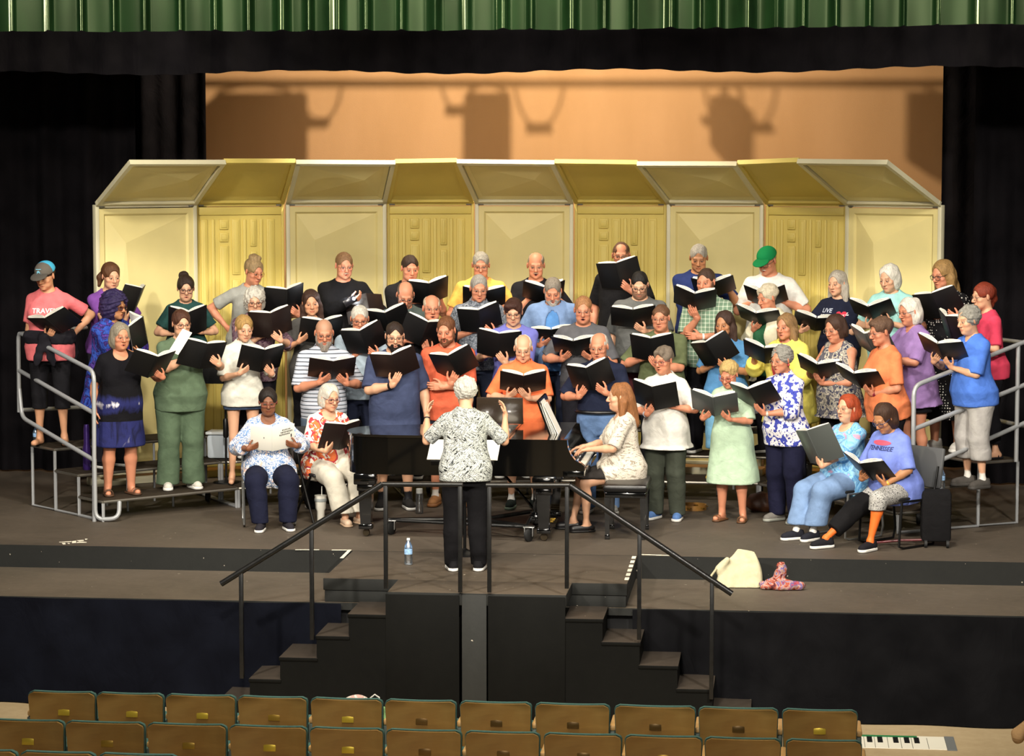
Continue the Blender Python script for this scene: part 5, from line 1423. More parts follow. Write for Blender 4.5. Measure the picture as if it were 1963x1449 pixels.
def place_folder(o,r):
    Fc,Rf,beta=o['_fold']; spec=o['fold']; cov=o.get('cover',COVER)
    cv,pg=folder_meshes(beta,cov,PAPER)
    Mw=Matrix.Translation(r.location)@Matrix.Rotation(o['rz'],4,'Z')@Matrix.Translation(Vector(Fc))@Matrix(Rf.tolist()).to_4x4()
    t=thing('music_folder',o.get('flabel') or 'open '+('dark brown' if cov is COVB else 'grey' if cov is COVG else 'black')+' music folder held by the person in the '+(o.get('sn') or short(o['who'])),'folder',(0,0,0),0,'open music folders held by the choir')
    t.location=Mw.to_translation(); t.rotation_euler=Mw.to_euler()
    s=o.get('fscale',.95); t.scale=(s,s,s)
    link(bpy.data.objects.new('cover',cv),t); link(bpy.data.objects.new('pages',pg),t); return t
SEED=[0]
def S(id,who,PX,PY,row,yaw,pose='',**o):
    SEED[0]+=1
    rx=o.get('rx',PX)
    if isinstance(row,tuple): h=row[1]; P=at_h(rx,PY+300,h); P=Vector((P.x,P.y)); z=row[2] if len(row)>2 else 0.0
    else: P=row_point(rx,row); z=.205*row
    if o.get('dh'): P=P+Vector((FWD.x,FWD.y))*o['dh']
    h=(P-Vector((CAM.x,CAM.y))).dot(Vector((FWD.x,FWD.y))); zt=at_h(PX,PY,h).z
    rz=R(yaw)+(1500-rx)/4750
    k0=o.get('hp',16); 
    if o.get('sit') is None: o['H']=o.get('H') or (zt-z)*1.0+ .012*(k0/20) -(.012 if o.get('hair') and o['hair'][0] in('curly','afro','updo') else 0)
    else:
        o.setdefault('H',1.56)
    o.update(id=id,who=who,label=o.get('label') or ('person in '+who+pose),loc=(P.x,P.y,z),rz=rz,seed=SEED[0]*17)
    if 'grp' not in o: o['group']='choir singers'
    o.setdefault('skin',SK)
    if 'fold' in o:
        fx,fy,tilt,roll,V,yr=o['fold'][:6]; fd=o['fold'][6] if len(o['fold'])>6 else .34+.08*o.get('g',.3)
        hh=h-fd*math.cos(rz-YAW); w=at_h(fx,fy,hh)
        l=Matrix.Rotation(-rz,3,'Z')@(w-Vector(o['loc']))
        o['_fold']=(V3(l.x,l.y,l.z),rotm(rx=R(tilt+(13 if tilt>0 else 0)),rz=R(yr)).astype(float)@rotm(ry=R(-roll)).astype(float),R(V))
    if o.get('arm_a')=='F': o['arm_a']=('fold',-.085,-.125,48,.22)
    if o.get('arm_b')=='F': o['arm_b']=('fold',.085,-.125,-48,.22)
    r=person(o)
    if 'fold' in o and not o.get('nofolder'): place_folder(o,r)
    return o
def T_(c,**k): 
    d=dict(mat=c if not isinstance(c,str) else cloth(c)); d.update(k); return d
snk=lambda c='#1c1b1e',s=None,*a: ('sneaker',cloth(c),s or WHT)+a
# ---- back row
P1=S('pink','coral pink travel t-shirt and grey-and-blue cap',98,503,3,-12,' with a jacket tied at the waist',sex='f',g=.25,hp=20,hy=-18,mouth=.2,skin=SK,hair=('short','#2a1b12'),cap=('#5c564f','#3f9fc4','#4d4843'),
  top=T_('#e4656a',sl=.75,hem=.80,loose=.02),bot=J('#161519',.36,.010,0,'leggings'),fold=(103,624,40,26,16,0,.34),arm_a=('fold',-0.1,-0.1,56,.22),arm_b=('hip',))
S('purple','plain purple t-shirt',212,505,3,12,' at the left end of the back row',g=.3,hp=14,hy=10,mouth=.3,skin=SKP,hair=('pony','#5a3a22'),top=T_('#7a3f9c',sl=.7,hem=.84),bot=J(),shoe=snk(),fold=(263,578,10,-4,22,48,.30),arm_a=('fold',-0.06,-0.16,68,.22),arm_b=('in',.09,-.10,-30))
S('bun','dark green t-shirt and dark glasses',358,532,3,4,' with both hands on a folder',g=.55,hp=14,mouth=.5,skin=SKP,hair=('bun','#2e1f18'),glasses=('#33202a',.0026),top=T_('#1d4541',sl=.75,hem=.80,loose=.02),bot=J('#1a1a20'),shoe=('sandal',BRN,BRN),fold=(362,622,14,2,34,2),arm_a=('in',-.09,-.10,30),arm_b=('in',.09,-.10,-30))
S('hipgrey','light grey t-shirt with one hand on the hip',482,494,3,10,', back row left',g=.5,hp=20,hy=26,mouth=.15,skin=SKR,hair=('updo','#8b7350'),glasses=('#a05a2a',.0018),top=T_('#98988f',sl=.75,hem=.82,loose=.02),bot=J(),shoe=snk(),fold=(549,579,12,6,26,8,.30),arm_a=('hip',),arm_b='F')
P5=S('phone','black long-sleeved top shining a phone light on the music',659,485,3,4,'',sex='m',g=.45,hp=14,hy=10,mouth=.35,skin=SKR,ruddy=1.5,hair=('short','#7a5a3c'),stache='#b59f88',glasses=('#55504a',.0013),top=T_('#131214',sl=1.9,hem=.80),bot=J(),shoe=snk(),fold=(706,588,-18,4,28,14,.30),arm_a=('at',(.045,-.36,1.255),(.8,-.35,.25),(0,.55,.8),.75),arm_b=('fold',0.09,-0.12,-48,.22),cover=COVB)
S('darkman','charcoal black t-shirt beside the right of the phone light',784,491,3,8,'',sex='m',g=.35,hp=15,hy=6,mouth=.2,skin=SKR,hair=('short','#35241a'),top=T_('#1a191b',sl=.7,hem=.80),bot=J(),shoe=snk(),fold=(822,563,26,8,20,6,.32),arm_a=('in',-.09,-.10,30),arm_b=('in',.09,-.10,-30))
S('yellow','golden yellow t-shirt',922,484,3,0,' in the back row',sex='m',g=.45,hp=16,mouth=.2,skin=SKR,hair=('short','#9a9488'),glasses=('#4a3a30',.0016),top=T_('#e2a41c',sl=.75,hem=.80),bot=J(),shoe=snk(),fold=(928,576,34,0,18,0),arm_a=('in',-.09,-.10,30),arm_b=('in',.09,-.10,-30))
S('oldblack','black t-shirt with a narrow folder of white pages',1027,485,3,0,', back row centre',sex='m',g=.35,hp=14,mouth=.8,skin=SKR,ruddy=1.3,hair=('bald','#8c7f70'),glasses=('#8a7b66',.0013),stache='#a5937f',top=T_('#17161a',sl=.8,hem=.80),bot=J(),shoe=snk(),flabel='black folder of white pages held by the person at back row centre',fold=(1043,566,40,2,22,6),arm_a=('in',-.09,-.10,30),arm_b=('in',.09,-.10,-30))
S('tall','black t-shirt raising a black folder to chin height',1190,464,3,-2,', tallest of the back row',sex='m',g=.4,hp=10,mouth=.5,skin=SKR,ruddy=1.2,hair=('receding','#5d4030'),glasses=('#2a2422',.0022),top=T_('#131214',sl=.8,hem=.78),bot=J(),shoe=snk(),flabel='open black music folder raised highest of all, held by the tallest person',fold=(1187,528,10,12,20,0,.36),arm_a=('hang',),arm_b=('fold',0.03,-0.12,-42,.22))
S('navyold','navy blue crew-neck t-shirt',1338,468,3,-2,' in the back row before the shell panel',sex='m',g=.4,hp=22,mouth=.15,skin=SKT,hair=('short','#a39d92'),top=T_('#1b2a5c',sl=.8,hem=.80),bot=J(),shoe=snk(),fold=(1368,556,44,8,20,2),arm_a=('in',-.09,-.10,30),arm_b=('in',.09,-.10,-30))
S('greencap','white t-shirt and bright green cap',1475,474,3,-14,'',sex='m',g=.45,hp=24,hy=-16,mouth=.2,skin=SKR,hair=('bald','#9a9288'),cap=('#12854a','#12854a','#0f7540'),glasses=('#2a2422',.002),stache='#c9c2b6',top=T_('#cdcac2',sl=.85,hem=.80,loose=.018),bot=J(),shoe=snk(),fold=(1467,575,42,2,24,6),arm_a=('in',-.09,-.10,30),arm_b=('in',.09,-.10,-30))
P12=S('live','navy t-shirt printed with white words and a red heart',1607,522,3,-18,'',g=.4,hp=10,hy=-14,mouth=.35,skin=SKP,hair=('long','#aaa193'),top=T_('#181c30',sl=.85,hem=.80),bot=J(),shoe=snk(),fold=(1564,622,46,-16,12,4),arm_a='F',arm_b=('in',.09,-.10,-30))
S('aqua','pale aqua t-shirt with a thin necklace',1708,508,3,-18,'',g=.5,hp=22,hy=-14,mouth=.1,skin=SKP,hair=('bob','#d3cdbf'),top=T_('#8cc9c3',sl=.85,hem=.76,loose=.02),bot=J(),shoe=snk(),fold=(1670,602,44,2,24,6),arm_a=('fold',-0.02,-0.14,40,.22),arm_b='F')
S('polka','black polka-dot dress and dark glasses',1812,500,3,-26,' at the right of the back row',g=.25,hp=16,hy=-18,mouth=.2,skin=SKR,hair=('long','#8f6f42'),glasses=('#1a1616',.0026),top=T_(pattern('dots',['#131214','#cfc9c0'],38,r=.26),sl=1.1,hem=.30,flare=.10,name='dress'),shoe=snk('#d8d4cc'),fold=(1797,586,18,16,14,8),arm_a=('in',-.09,-.10,30),arm_b='F')
# ---- middle row
S('kimono','shiny blue galaxy-print kimono over a black top with amber sunglasses',214,562,2,44,'',g=.45,hp=8,hy=6,mouth=.25,skin=SKT,hair=('afro','#2b2148'),glasses=('#5a2a18',.0024,-.004,'tint'),earring='#5c7a78',top=T_('#101012',sl=.5,hem=.80,neck='scoop'),over=T_(pattern('blotch',['#0e0f2c','#1d2c86','#2f58c0','#1a1446','#5a3a9c','#151a4a'],9,lo=.28,hi=.72,dist=2),sl=1.35,hem=.60,wide=.05,open=.05,name='kimono',loose=.018),bot=J(),shoe=snk(),fold=(279,632,-8,22,36,42,.30),arm_a=('fold',-0.16,-0.12,63,.22),arm_b=('fold',0.16,-0.13,-48,.22))
S('curly','dark plum patterned blouse and brown glasses',489,552,2,4,' with a curled folder cover in front',g=.6,hp=14,mouth=.2,skin=SKP,ruddy=1.4,hair=('curly','#c3bdb0'),glasses=('#5a3526',.0026),lip='#9a4038',top=T_(pattern('blotch',['#2a1d2c','#5a3a4c','#8a7078','#241a26'],18,lo=.3,hi=.7,dist=1.5),sl=1.3,hem=.78,neck='scoop'),bot=J(),shoe=snk(),fold=(521,624,14,10,24,6),arm_a=('in',-.09,-.10,30),arm_b=('fold',0.02,-0.12,-42,.22),cover=COVB)
P17=S('orangeT','dark grey t-shirt with an orange letter on the chest',598,558,2,4,'',g=.35,hp=12,hr=-4,mouth=.1,skin=SK,hair=('long','#3f2a20'),top=T_('#4d4b48',sl=.9,hem=.78),bot=J('#121115',.06),shoe=snk(),fold=(618,637,22,2,18,10),arm_a=('fold',-0.16,-0.08,58,.22),arm_b=('in',.09,-.10,-30))
S('greenbald','slate green t-shirt with head bowed',776,540,2,6,'',sex='m',g=.4,hp=34,mouth=.15,skin=SKR,ruddy=1.4,hair=('bald','#5d4a38'),fuzz='#8a7060',glasses=('#3a2f2a',.002),top=T_('#4a5652',sl=.85,hem=.80),bot=J('#2a3248'),shoe=snk(),fold=(744,618,30,14,22,-4),arm_a=('in',-.09,-.10,30),arm_b=('in',.09,-.10,-30))
S('patterned','grey-blue leaf-patterned button shirt',917,528,2,2,'',sex='m',g=.4,hp=18,hy=4,mouth=.4,skin=SKR,hair=('short','#8f8a82'),glasses=('#8a8278',.0013),top=T_(pattern('blotch',['#3e444c','#666c76','#8e939a','#33383f'],24,lo=.3,hi=.7,dist=2.5,hard=1),sl=1.0,hem=.80,neck='shirt'),bot=J('#2a3248'),shoe=snk(),fold=(921,616,20,12,22,4),arm_a=('in',-.09,-.10,30),arm_b=('fold',0.05,-0.12,-43,.22))
S('denim','open light denim shirt over a blue t-shirt',1060,533,2,-2,' with a lanyard',sex='m',g=.55,hp=28,mouth=.4,skin=SKR,hair=('short','#7d7468'),beard=('#aaa298',.3),top=T_('#3f78b4',sl=.8,hem=.80),over=T_('#6582ad',sl=1.8,hem=.76,open=.03,loose=.02),bot=J('#1e2438'),shoe=snk(),fold=(1060,648,36,6,8,0,.26),flabel='small dark folder held low by the person in the open denim shirt',arm_a=('fold',-0.06,-0.04,68,.22),arm_b=('hang',))
S('darkgrey','heather dark grey t-shirt and black-rimmed glasses',1226,520,2,-4,'',sex='m',g=.75,hp=26,mouth=.15,skin=SKP,hair=('crop','#15110f'),fuzz='#2e2420',brow='#17100c',glasses=('#1a1616',.0022),top=T_('#595a58',sl=.9,hem=.76,loose=.018),bot=J('#4a1c22'),shoe=snk(),fold=(1214,611,34,3,12,6),arm_a=('hang',),arm_b=('fold',0.04,-0.12,-53,.22))
S('plaid','pale green plaid button shirt with a short beard',1356,515,2,-10,', one arm folded across',sex='m',g=.15,hp=10,hy=-14,mouth=.7,skin=SKR,hair=('crop','#3f2c20'),beard=('#5a3a28',.15),top=T_(pattern('plaid',['#6d8a70','#c9d2bc'],24),sl=.95,hem=.80,neck='shirt'),bot=J('#15141a'),shoe=snk(),fold=(1331,580,36,-8,22,2,.38),arm_a=('fold',0,-0.12,-28,.22),arm_b=('across',),band=[('b','#d8d4cc',.01)])
S('cream','cream cardigan over a dark green top',1480,548,2,-44,'',g=.45,hp=16,hy=-8,mouth=.35,skin=SKR,hair=('crown','#c9bda4'),top=T_('#1f5a38',sl=.5,hem=.80,neck='v'),over=T_('#d9cfae',sl=1.9,hem=.74,open=.04),bot=J(),shoe=snk(),fold=(1453,613,46,-12,18,20,.36),arm_a=('fold',-0.02,-0.12,38,.22),arm_b=('in',.09,-.10,-30))
S('lilac','lilac purple blouse',1752,573,2,-52,' with a grey folder, right side',g=.5,hp=14,mouth=.5,skin=SKR,hair=('bobwave','#d2ccc0'),glasses=('#6a4a42',.0016),top=T_('#8d6aa6',sl=.95,hem=.68,neck='v',name='blouse',loose=.02),bot=('pants',cloth('#161519'),.62,.03,.0,'shorts'),shoe=snk('#d8d4cc'),fold=(1666,660,30,-6,22,14,.42),arm_a=('in',-.09,-.10,30),arm_b='F',cover=COVG)
S('hotpink','hot pink t-shirt, seen side-on',1893,546,3,-62,' at the far right by the guard rail',g=.2,hp=10,mouth=.2,skin=SKP,hair=('pony','#7a2f1c'),glasses=('#3a2a24',.0018),top=T_('#d1224c',sl=.9,hem=.78),bot=J('#141318',.14,.010,0,'leggings'),shoe=('sandal',SH_BLK,SH_BLK),fold=(1820,632,12,-8,20,6,.46),arm_a=('in',-.09,-.10,30),arm_b=('in',.09,-.10,-30))
# ---- front riser row
S('blackdress','black and indigo tie-dye dress holding a phone at the side',229,622,1,16,'',g=.6,hp=8,hy=4,mouth=.55,skin=SKR,hair=('bob','#8b8271'),glasses=('#b0a598',.0011),top=T_(pattern('tie',['#100f14','#23275c','#d8d4dc'],9,band=(.72,1.05)),sl=.75,hem=.50,flare=.035,neck='scoop',name='dress',loose=.02),shoe=('sandal',BRN,BRN),fold=(293,704,30,-6,22,6),arm_a=('hang',),arm_b=('fold',0.1,-0.11,-63,.22))
S('scrubs','sage green scrubs turning a page of white music',346,596,1,10,'',g=.75,hp=10,hy=8,mouth=.2,skin=SKP,hair=('slick','#4a2c1e'),glasses=('#4a2f2a',.0022),top=T_('#566b50',sl=.85,hem=.76,neck='v',loose=.018,name='scrub_top'),bot=J('#4d6148',.05,.034,.03),shoe=snk('#cfcabd'),fold=(390,683,16,-8,16,8,.38),arm_a=('at',(.02,-.36,1.29),(.25,-.3,1),(.6,.6,-.1),.5),arm_b=('fold',0.12,-0.04,-60,.22))
S('blouse','white short-sleeved button blouse and denim shorts',466,607,1,10,'',g=.12,hp=16,hy=6,mouth=.2,skin=SKP,hair=('slick','#a5824c'),top=T_('#cfccbd',sl=.95,hem=.80,neck='shirt',loose=.02,name='blouse'),bot=('pants',cloth('#3a4a66'),.74,.02,0,'shorts'),fold=(503,692,24,-2,20,4),arm_a=('fold',-0.13,-0.13,58,.22),arm_b=('fold',0.07,-0.11,-48,.22),band=[('b','#c9c4ba',.012)])
S('lightblue','pale blue collared shirt',690,587,1,2,' behind the navy t-shirt',sex='m',g=.35,hp=18,mouth=.5,skin=SKR,hair=('short','#c2bcb0'),glasses=('#2e2624',.002),top=T_('#a3b6c4',sl=.95,hem=.80,neck='polo'),bot=J('#20263c'),shoe=snk(),fold=(698,656,18,18,26,0),arm_a=('in',-.09,-.10,30),arm_b=('fold',0.03,-0.13,-38,.22))
S('blackbald','black t-shirt with a dark folder held under the chin',827,566,1,6,'',sex='m',g=.45,hp=6,mouth=.7,skin=SKR,ruddy=1.8,hair=('bald','#b9a890'),glasses=('#8a7b6c',.0012),top=T_('#161519',sl=.9,hem=.80,neck='polo'),bot=J('#1e2438'),shoe=snk(),flabel='black folder under the chin of the person above the burnt orange t-shirt',fold=(812,640,16,-16,26,-2),arm_a=('in',-.09,-.10,30),arm_b=('fold',0.06,-0.13,-36,.22))
S('youth','periwinkle purple t-shirt and thin glasses',984,573,1,4,'',sex='m',g=.2,hp=18,hy=-6,mouth=.25,skin=SKP,hair=('flop','#3e241c'),glasses=('#3a2f2c',.0018),top=T_('#6a6cc0',sl=.95,hem=.80),bot=J(),shoe=snk(),fold=(956,663,16,-4,18,-8),arm_a=('in',-.09,-.10,30),arm_b=('fold',0.02,-0.12,-43,.22))
S('greyopen','grey graphic t-shirt looking down over a wide open folder',1118,569,1,-2,'',sex='m',g=.5,hp=14,mouth=1.0,skin=SKR,ruddy=1.4,hair=('short','#a0714a'),glasses=('#9a8d7e',.0012),top=T_('#56565a',sl=.95,hem=.78),bot=J(),shoe=snk(),fold=(1102,668,42,2,14,-4),arm_a='F',arm_b='F')
S('olive','olive green t-shirt',1268,586,1,-4,'',sex='m',g=.65,hp=10,hy=-10,mouth=.3,skin=SKR,hair=('crop','#6a4a34'),glasses=('#8a7b6c',.0012),top=T_('#5d6640',sl=.95,hem=.76,loose=.018),bot=J('#1c1b20'),shoe=snk(),fold=(1250,671,20,2,20,-2),arm_a=('in',-.09,-.10,30),arm_b=('fold',0,-0.13,-38,.22))
S('bluewoman','sky blue t-shirt and pale blue skirt',1392,598,1,-14,'',g=.3,hp=14,hy=-10,mouth=.45,skin=SKT,hair=('long','#3d2a22'),top=T_('#4384b8',sl=.9,hem=.82),bot=J('#5f9cc0',.30,.04,.03),shoe=snk('#c9a43a',M('#c9a43a',.6,name='yellow_sole')),fold=(1366,678,16,24,26,0),arm_a=('in',-.09,-.10,30),arm_b=('fold',0.02,-0.13,-36,.22))
S('yellowtop','bright yellow cardigan and long hair down the back, behind the blue floral blouse',1512,604,1,-34,'',label='person in bright yellow cardigan over a red top, behind the blue floral blouse',g=.4,hp=8,mouth=.5,skin=SKR,hair=('long','#8a6a45'),top=T_('#b02a30',sl=.5,hem=.80,neck='v'),over=T_('#e3d23a',sl=1.5,hem=.62,open=.035,loose=.02),bot=J('#2a2a3a'),shoe=('sneaker',cloth('#c9b42a'),M('#c9b42a',.6,name='yellow_sole')),fold=(1466,682,40,-14,16,14,.42),arm_a=('in',-.09,-.10,30),arm_b='F')
S('floralvest','sleeveless blue-grey floral blouse',1610,605,1,-44,' holding a folder low, right side',g=.55,hp=18,mouth=.15,skin=SKR,hair=('bobshort','#3f2a1f'),glasses=('#9a8d7e',.0012),top=T_(pattern('floral',['#262b4a','#8c877c','#b8ae9a','#5a5860'],17,st=[0,.2,.42,.55],vc=0,vine=.60),sl=0,hem=.74,neck='scoop',loose=.018,name='blouse'),bot=J('#14131a'),shoe=snk(),fold=(1570,712,44,-14,20,20,.44),arm_a=('in',-.09,-.10,30),arm_b=('fold',-.03,-.13,-30,.22))
S('orangewoman','orange t-shirt with black trousers, seen side-on',1700,611,1,-60,' beside the lilac blouse',g=.38,hp=14,mouth=.15,skin=SKR,hair=('pixie','#5d4535'),glasses=('#6a4a42',.0018),top=T_('#dd7130',sl=.9,hem=.78,loose=.018,slant=.12),bot=J('#121116',.06),shoe=snk(),fold=(1644,730,44,-14,18,26,.56),arm_a=('in',-.09,-.10,30),arm_b=('fold',.05,-.13,-35,.22),band=[('b','#7a1c2c',.012)])
S('bluetee','bright blue t-shirt and grey cropped trousers behind the right guard rail',1866,590,2,-54,'',g=.5,hp=14,mouth=.1,skin=SKP,hair=('curlyshort','#8d8a82'),top=T_('#3a6fd0',sl=1.0,hem=.78,neck='v',loose=.018),bot=J('#a29e9a',.26,.032,.02),sock=('#e0ddd6',.14),shoe=snk('#4a4642',M('#3a3734',.7,name='dark_sole')),fold=(1803,675,40,-14,18,22,.46),arm_a=('fold',-.06,-.12,35,.22),arm_b=('fold',.03,-.13,-30,.22))
# ---- floor row
S('striped','white and black striped polo shirt with a long beard',622,612,('f',24.15),4,'',sex='m',g=.3,hp=18,mouth=.15,skin=SKR,ruddy=1.2,hair=None,scalp='#a08068',beard=('#8f857a',1.0),glasses=('#3a302c',.0016),top=T_(pattern('stripes',['#b9bdc8','#22242c','#8fa0b4'],26),sl=.95,hem=.80,neck='polo'),bot=('pants',cloth('#4a5a6e'),.50,.03,0,'shorts'),sock=('#22222a',.2),shoe=snk(),fold=(637,710,34,0,12,2),arm_a=('fold',-0.04,-0.1,58,.22),arm_b='F',cover=COVB)
S('beard','navy blue t-shirt and full dark beard',757,618,('f',23.95),2,'',sex='m',g=.75,hp=14,hy=2,mouth=.25,skin=SKP,hair=('short','#2d2019'),beard=('#1d1511',.8),brow='#2a1c14',glasses=('#4a4440',.0016),top=T_('#3a4464',sl=.95,hem=.72,loose=.018),bot=('pants',cloth('#4a4538'),.42,.03,0,'shorts'),sock=('#1c1c20',.18),shoe=snk('#2a2826'),fold=(757,702,22,14,20,0,.40),arm_a=('fold',-0.01,-0.13,42,.22),arm_b=('hang',),cover=COVB,band=[('a','#131214',.012)])
S('orangetee','burnt orange t-shirt with arms crossed under a folder',859,606,('f',24.2),-2,'',sex='m',g=.4,hp=18,hy=-14,mouth=.55,skin=SKR,hair=('short','#6a4228'),beard=('#6a4630',.1),top=T_('#cf5224',sl=.95,hem=.78),bot=('pants',cloth('#2a2c3a'),.48,.03,0,'shorts'),sock=('#e0ddd6',.16),shoe=snk('#a06a34',M('#8a5a30',.6,name='tan_sole')),fold=(869,702,24,18,24,-2),arm_a=('fold',-0.03,-0.12,42,.22),arm_b=('across',))
S('orangepolo','bright orange polo shirt at the piano',1003,644,('f',24.0),2,'',sex='m',g=.45,hp=20,hy=-4,mouth=.4,skin=SKP,hair=('bald','#cfc3ae'),glasses=('#9a8d7e',.0012),top=T_('#f06a18',sl=.95,hem=.80,neck='polo'),bot=('pants',cloth('#3a3a40'),.48,.03,0,'shorts'),sock=('#e0ddd6',.14),shoe=snk('#1c2420',M('#5a6a5a',.6,name='green_sole')),fold=(1003,738,34,0,16,0),arm_a='F',arm_b=('fold',0,-0.1,-43,.22),cover=COVB)
S('navypolo','dark navy polo shirt and blue jeans with a black belt',1150,640,('f',23.7),-4,'',sex='m',g=.45,hp=14,hy=-10,mouth=.45,skin=SKR,hair=('bald','#c4bcb0'),glasses=('#9a8d7e',.0012),top=T_('#1a2036',sl=.95,hem=.97,neck='polo',tuck=1),bot=J('#5f82b4',.05,.022),shoe=snk('#8a8a86'),fold=(1131,727,22,14,26,2),arm_a=('fold',-0.1,-0.14,48,.22),arm_b=('fold',0.05,-0.13,-42,.22))
S('polo','white polo shirt and olive trousers by the piano bench',1276,668,('f',23.25),-18,'',g=.5,hp=10,hy=-14,mouth=.4,skin=SKR,hair=('pixie','#75685a'),glasses=('#7a3a3a',.0022),top=T_('#d2cfc6',sl=1.0,hem=.72,neck='polo',loose=.018,name='polo_shirt'),bot=J('#3c4136',.05,.026),shoe=snk('#4a74b0'),fold=(1253,764,22,-2,24,2,.36),arm_a=('fold',-0.04,-0.13,38,.22),arm_b=('in',.09,-.10,-30),band=[('a','#b9c4d4',.014)])
S('mint','pale mint green dress and brown sandals',1402,696,('f',23.15),-18,'',g=.3,hp=26,hy=-8,mouth=.1,skin=SKR,hair=('crown','#b79a62'),glasses=('#8a2a2a',.0024),top=T_('#a9c4a4',sl=.95,hem=.42,flare=.07,loose=.018,name='dress'),shoe=('sandal',M('#6a4526',.5,name='tan_strap'),M('#5a3a20',.6,name='tan_footbed')),fold=(1368,780,34,-4,20,8,.38),arm_a=('fold',-0.06,-0.13,46,.22),arm_b='F',cover=COVG)
S('bluefloral','white blouse with blue floral print and navy trousers',1505,666,('f',23.1),-38,'',g=.45,hp=12,hy=-6,mouth=.35,skin=SKR,hair=('curlyshort','#8b8880'),glasses=('#b0a598',.0012),earring='#9a2430',top=T_(pattern('floral',['#2a2f8c','#dcd8dc','#e4e0e2','#3c46a4'],17,st=[0,.20,.48,.60],vc=0,vine=.625),sl=1.25,hem=.76,neck='shirt',wide=.03,loose=.018,name='blouse'),bot=J('#161730',.06,.026),shoe=snk('#6a6660',M('#8a8c84',.6,name='grey_sole')),fold=(1444,764,36,8,22,20,.42),arm_a=('in',-.09,-.10,30),arm_b=('fold',.0,-.13,-30,.22),band=[('b','#c9c4ba',.010)])
# ---- seated
def seatz(px,py,h,sit): pass
S('tunic','white and blue patterned tunic reading a white booklet, seated at left',512,760,('f',23.0),2,'',rx=516,g=.6,H=1.56,sit=.43,lean=2,hp=12,mouth=.15,skin=SKD,ruddy=.3,brow='#1c100c',hair=('slick','#1d1512'),glasses=('#8a4a40',.0022),top=T_(pattern('floral',['#2c3a5e','#dcdce0','#5d80b0','#e6e2e0','#d8b8a8'],20,st=[0,.14,.34,.46,.7],vc=2,vine=.53),sl=1.6,hem=.80,neck='scoop',wide=.03,lap=.52,loose=.02,name='tunic'),bot=J('#15182e',.07,.034),feet=dict(a=(-.09,-.44),b=(.16,-.40)),shoe=snk('#26232a'),fold=(523,842,14,2,14,2,.36),fscale=.86,cover=PAPER,flabel='white booklet with black cover lettering held by the seated person in tunic',arm_a=('fold',-0.16,-0.08,76,.22),arm_b=('fold',0.15,-0.07,-76,.22))
TUN=PEOPLE[-1]
S('redfloral','red and orange floral top and cream trousers, seated behind the piano tail',638,754,('f',23.35),22,'',rx=628,g=.45,H=1.58,sit=.43,lean=4,hp=14,hy=6,mouth=.15,skin=SKP,hair=('bobshort','#c9c2b4'),glasses=('#5a2438',.0024),earring='#d06a1c',top=T_(pattern('floral',['#e8dcc8','#a8284a','#dd6a2c','#b8303c','#e8e0d0'],8,st=[0,.14,.26,.50,.62],vc=4,vine=.56),sl=1.05,hem=.80,neck='scoop',lap=.2,name='top'),bot=J('#cdc6b4',.12,.034,.03),feet=dict(a=(-.02,-.50),b=(.14,-.46)),shoe=('flat',M('#d0b49a',.4,name='beige_leather'),M('#c0a488',.5,name='beige_sole')),fold=(657,838,12,0,16,14,.36),fscale=.9,cover=COVB,arm_a=('fold',-0.1,-0.1,58,.22),arm_b=('fold',0.14,-0.1,-58,.22))
bn=bpy.data.objects['piano_bench'].location
S('pianist','cream leaf-print top playing the piano, seated on the bench in profile',1186,749,('f',22.6),-82,'',rx=1196,g=.55,H=1.63,sit=.475,lean=3,hp=4,mouth=.05,skin=SKP,hair=('long','#8a5a34'),top=T_(pattern('streak',['#8f8474','#d0c6b6','#bdb3a2','#d8cfc0','#c6bcab'],16),sl=.95,hem=.78,lap=.55,loose=.018,neck='scoop',name='tunic'),bot=('pants',cloth('#2a2624'),.50,.012,0,'shorts'),feet=dict(a=(-.10,-.46),b=(.08,-.36)),shoe=('flat',M('#131113',.4,name='black_leather_shoe'),M('#0e0d0e',.5,name='black_sole')),arm_a=('at',(-.10,-.38,.80),(-.05,-1,-.14),(0,-.1,-1),.35),arm_b=('at',(.12,-.36,.80),(.0,-1,-.14),(0,-.1,-1),.35),grp=1)
S('redhead','blue and pink tie-dye blouse and pale jeans, seated with ankles crossed',1602,777,('f',22.25),-46,'',rx=1618,g=.6,H=1.57,sit=.43,lean=-4,hp=2,mouth=.2,skin=SKP,hair=('bobwave','#9a3d1c'),glasses=('#9a8d7e',.0012),top=T_(pattern('blotch',['#4a94cc','#7fb9de','#3d86c4','#93c8e6','#5ea6d6','#cf8aa2'],6,lo=.30,hi=.66,dist=1.0),sl=1.1,hem=.80,lap=.2,wide=.03,loose=.018,neck='scoop',name='blouse'),bot=J('#6b8ab4',.14,.036,.03),feet=dict(a=(-.10,-.50),b=(.03,-.42)),sock=('#e0ddd6',.2),shoe=snk('#20212a'),fold=(1560,857,8,14,18,0,.44),cover=COVG,fscale=1.08,arm_a=('in',-.09,-.10,30),arm_b=('fold',-.03,-.13,-35,.22))
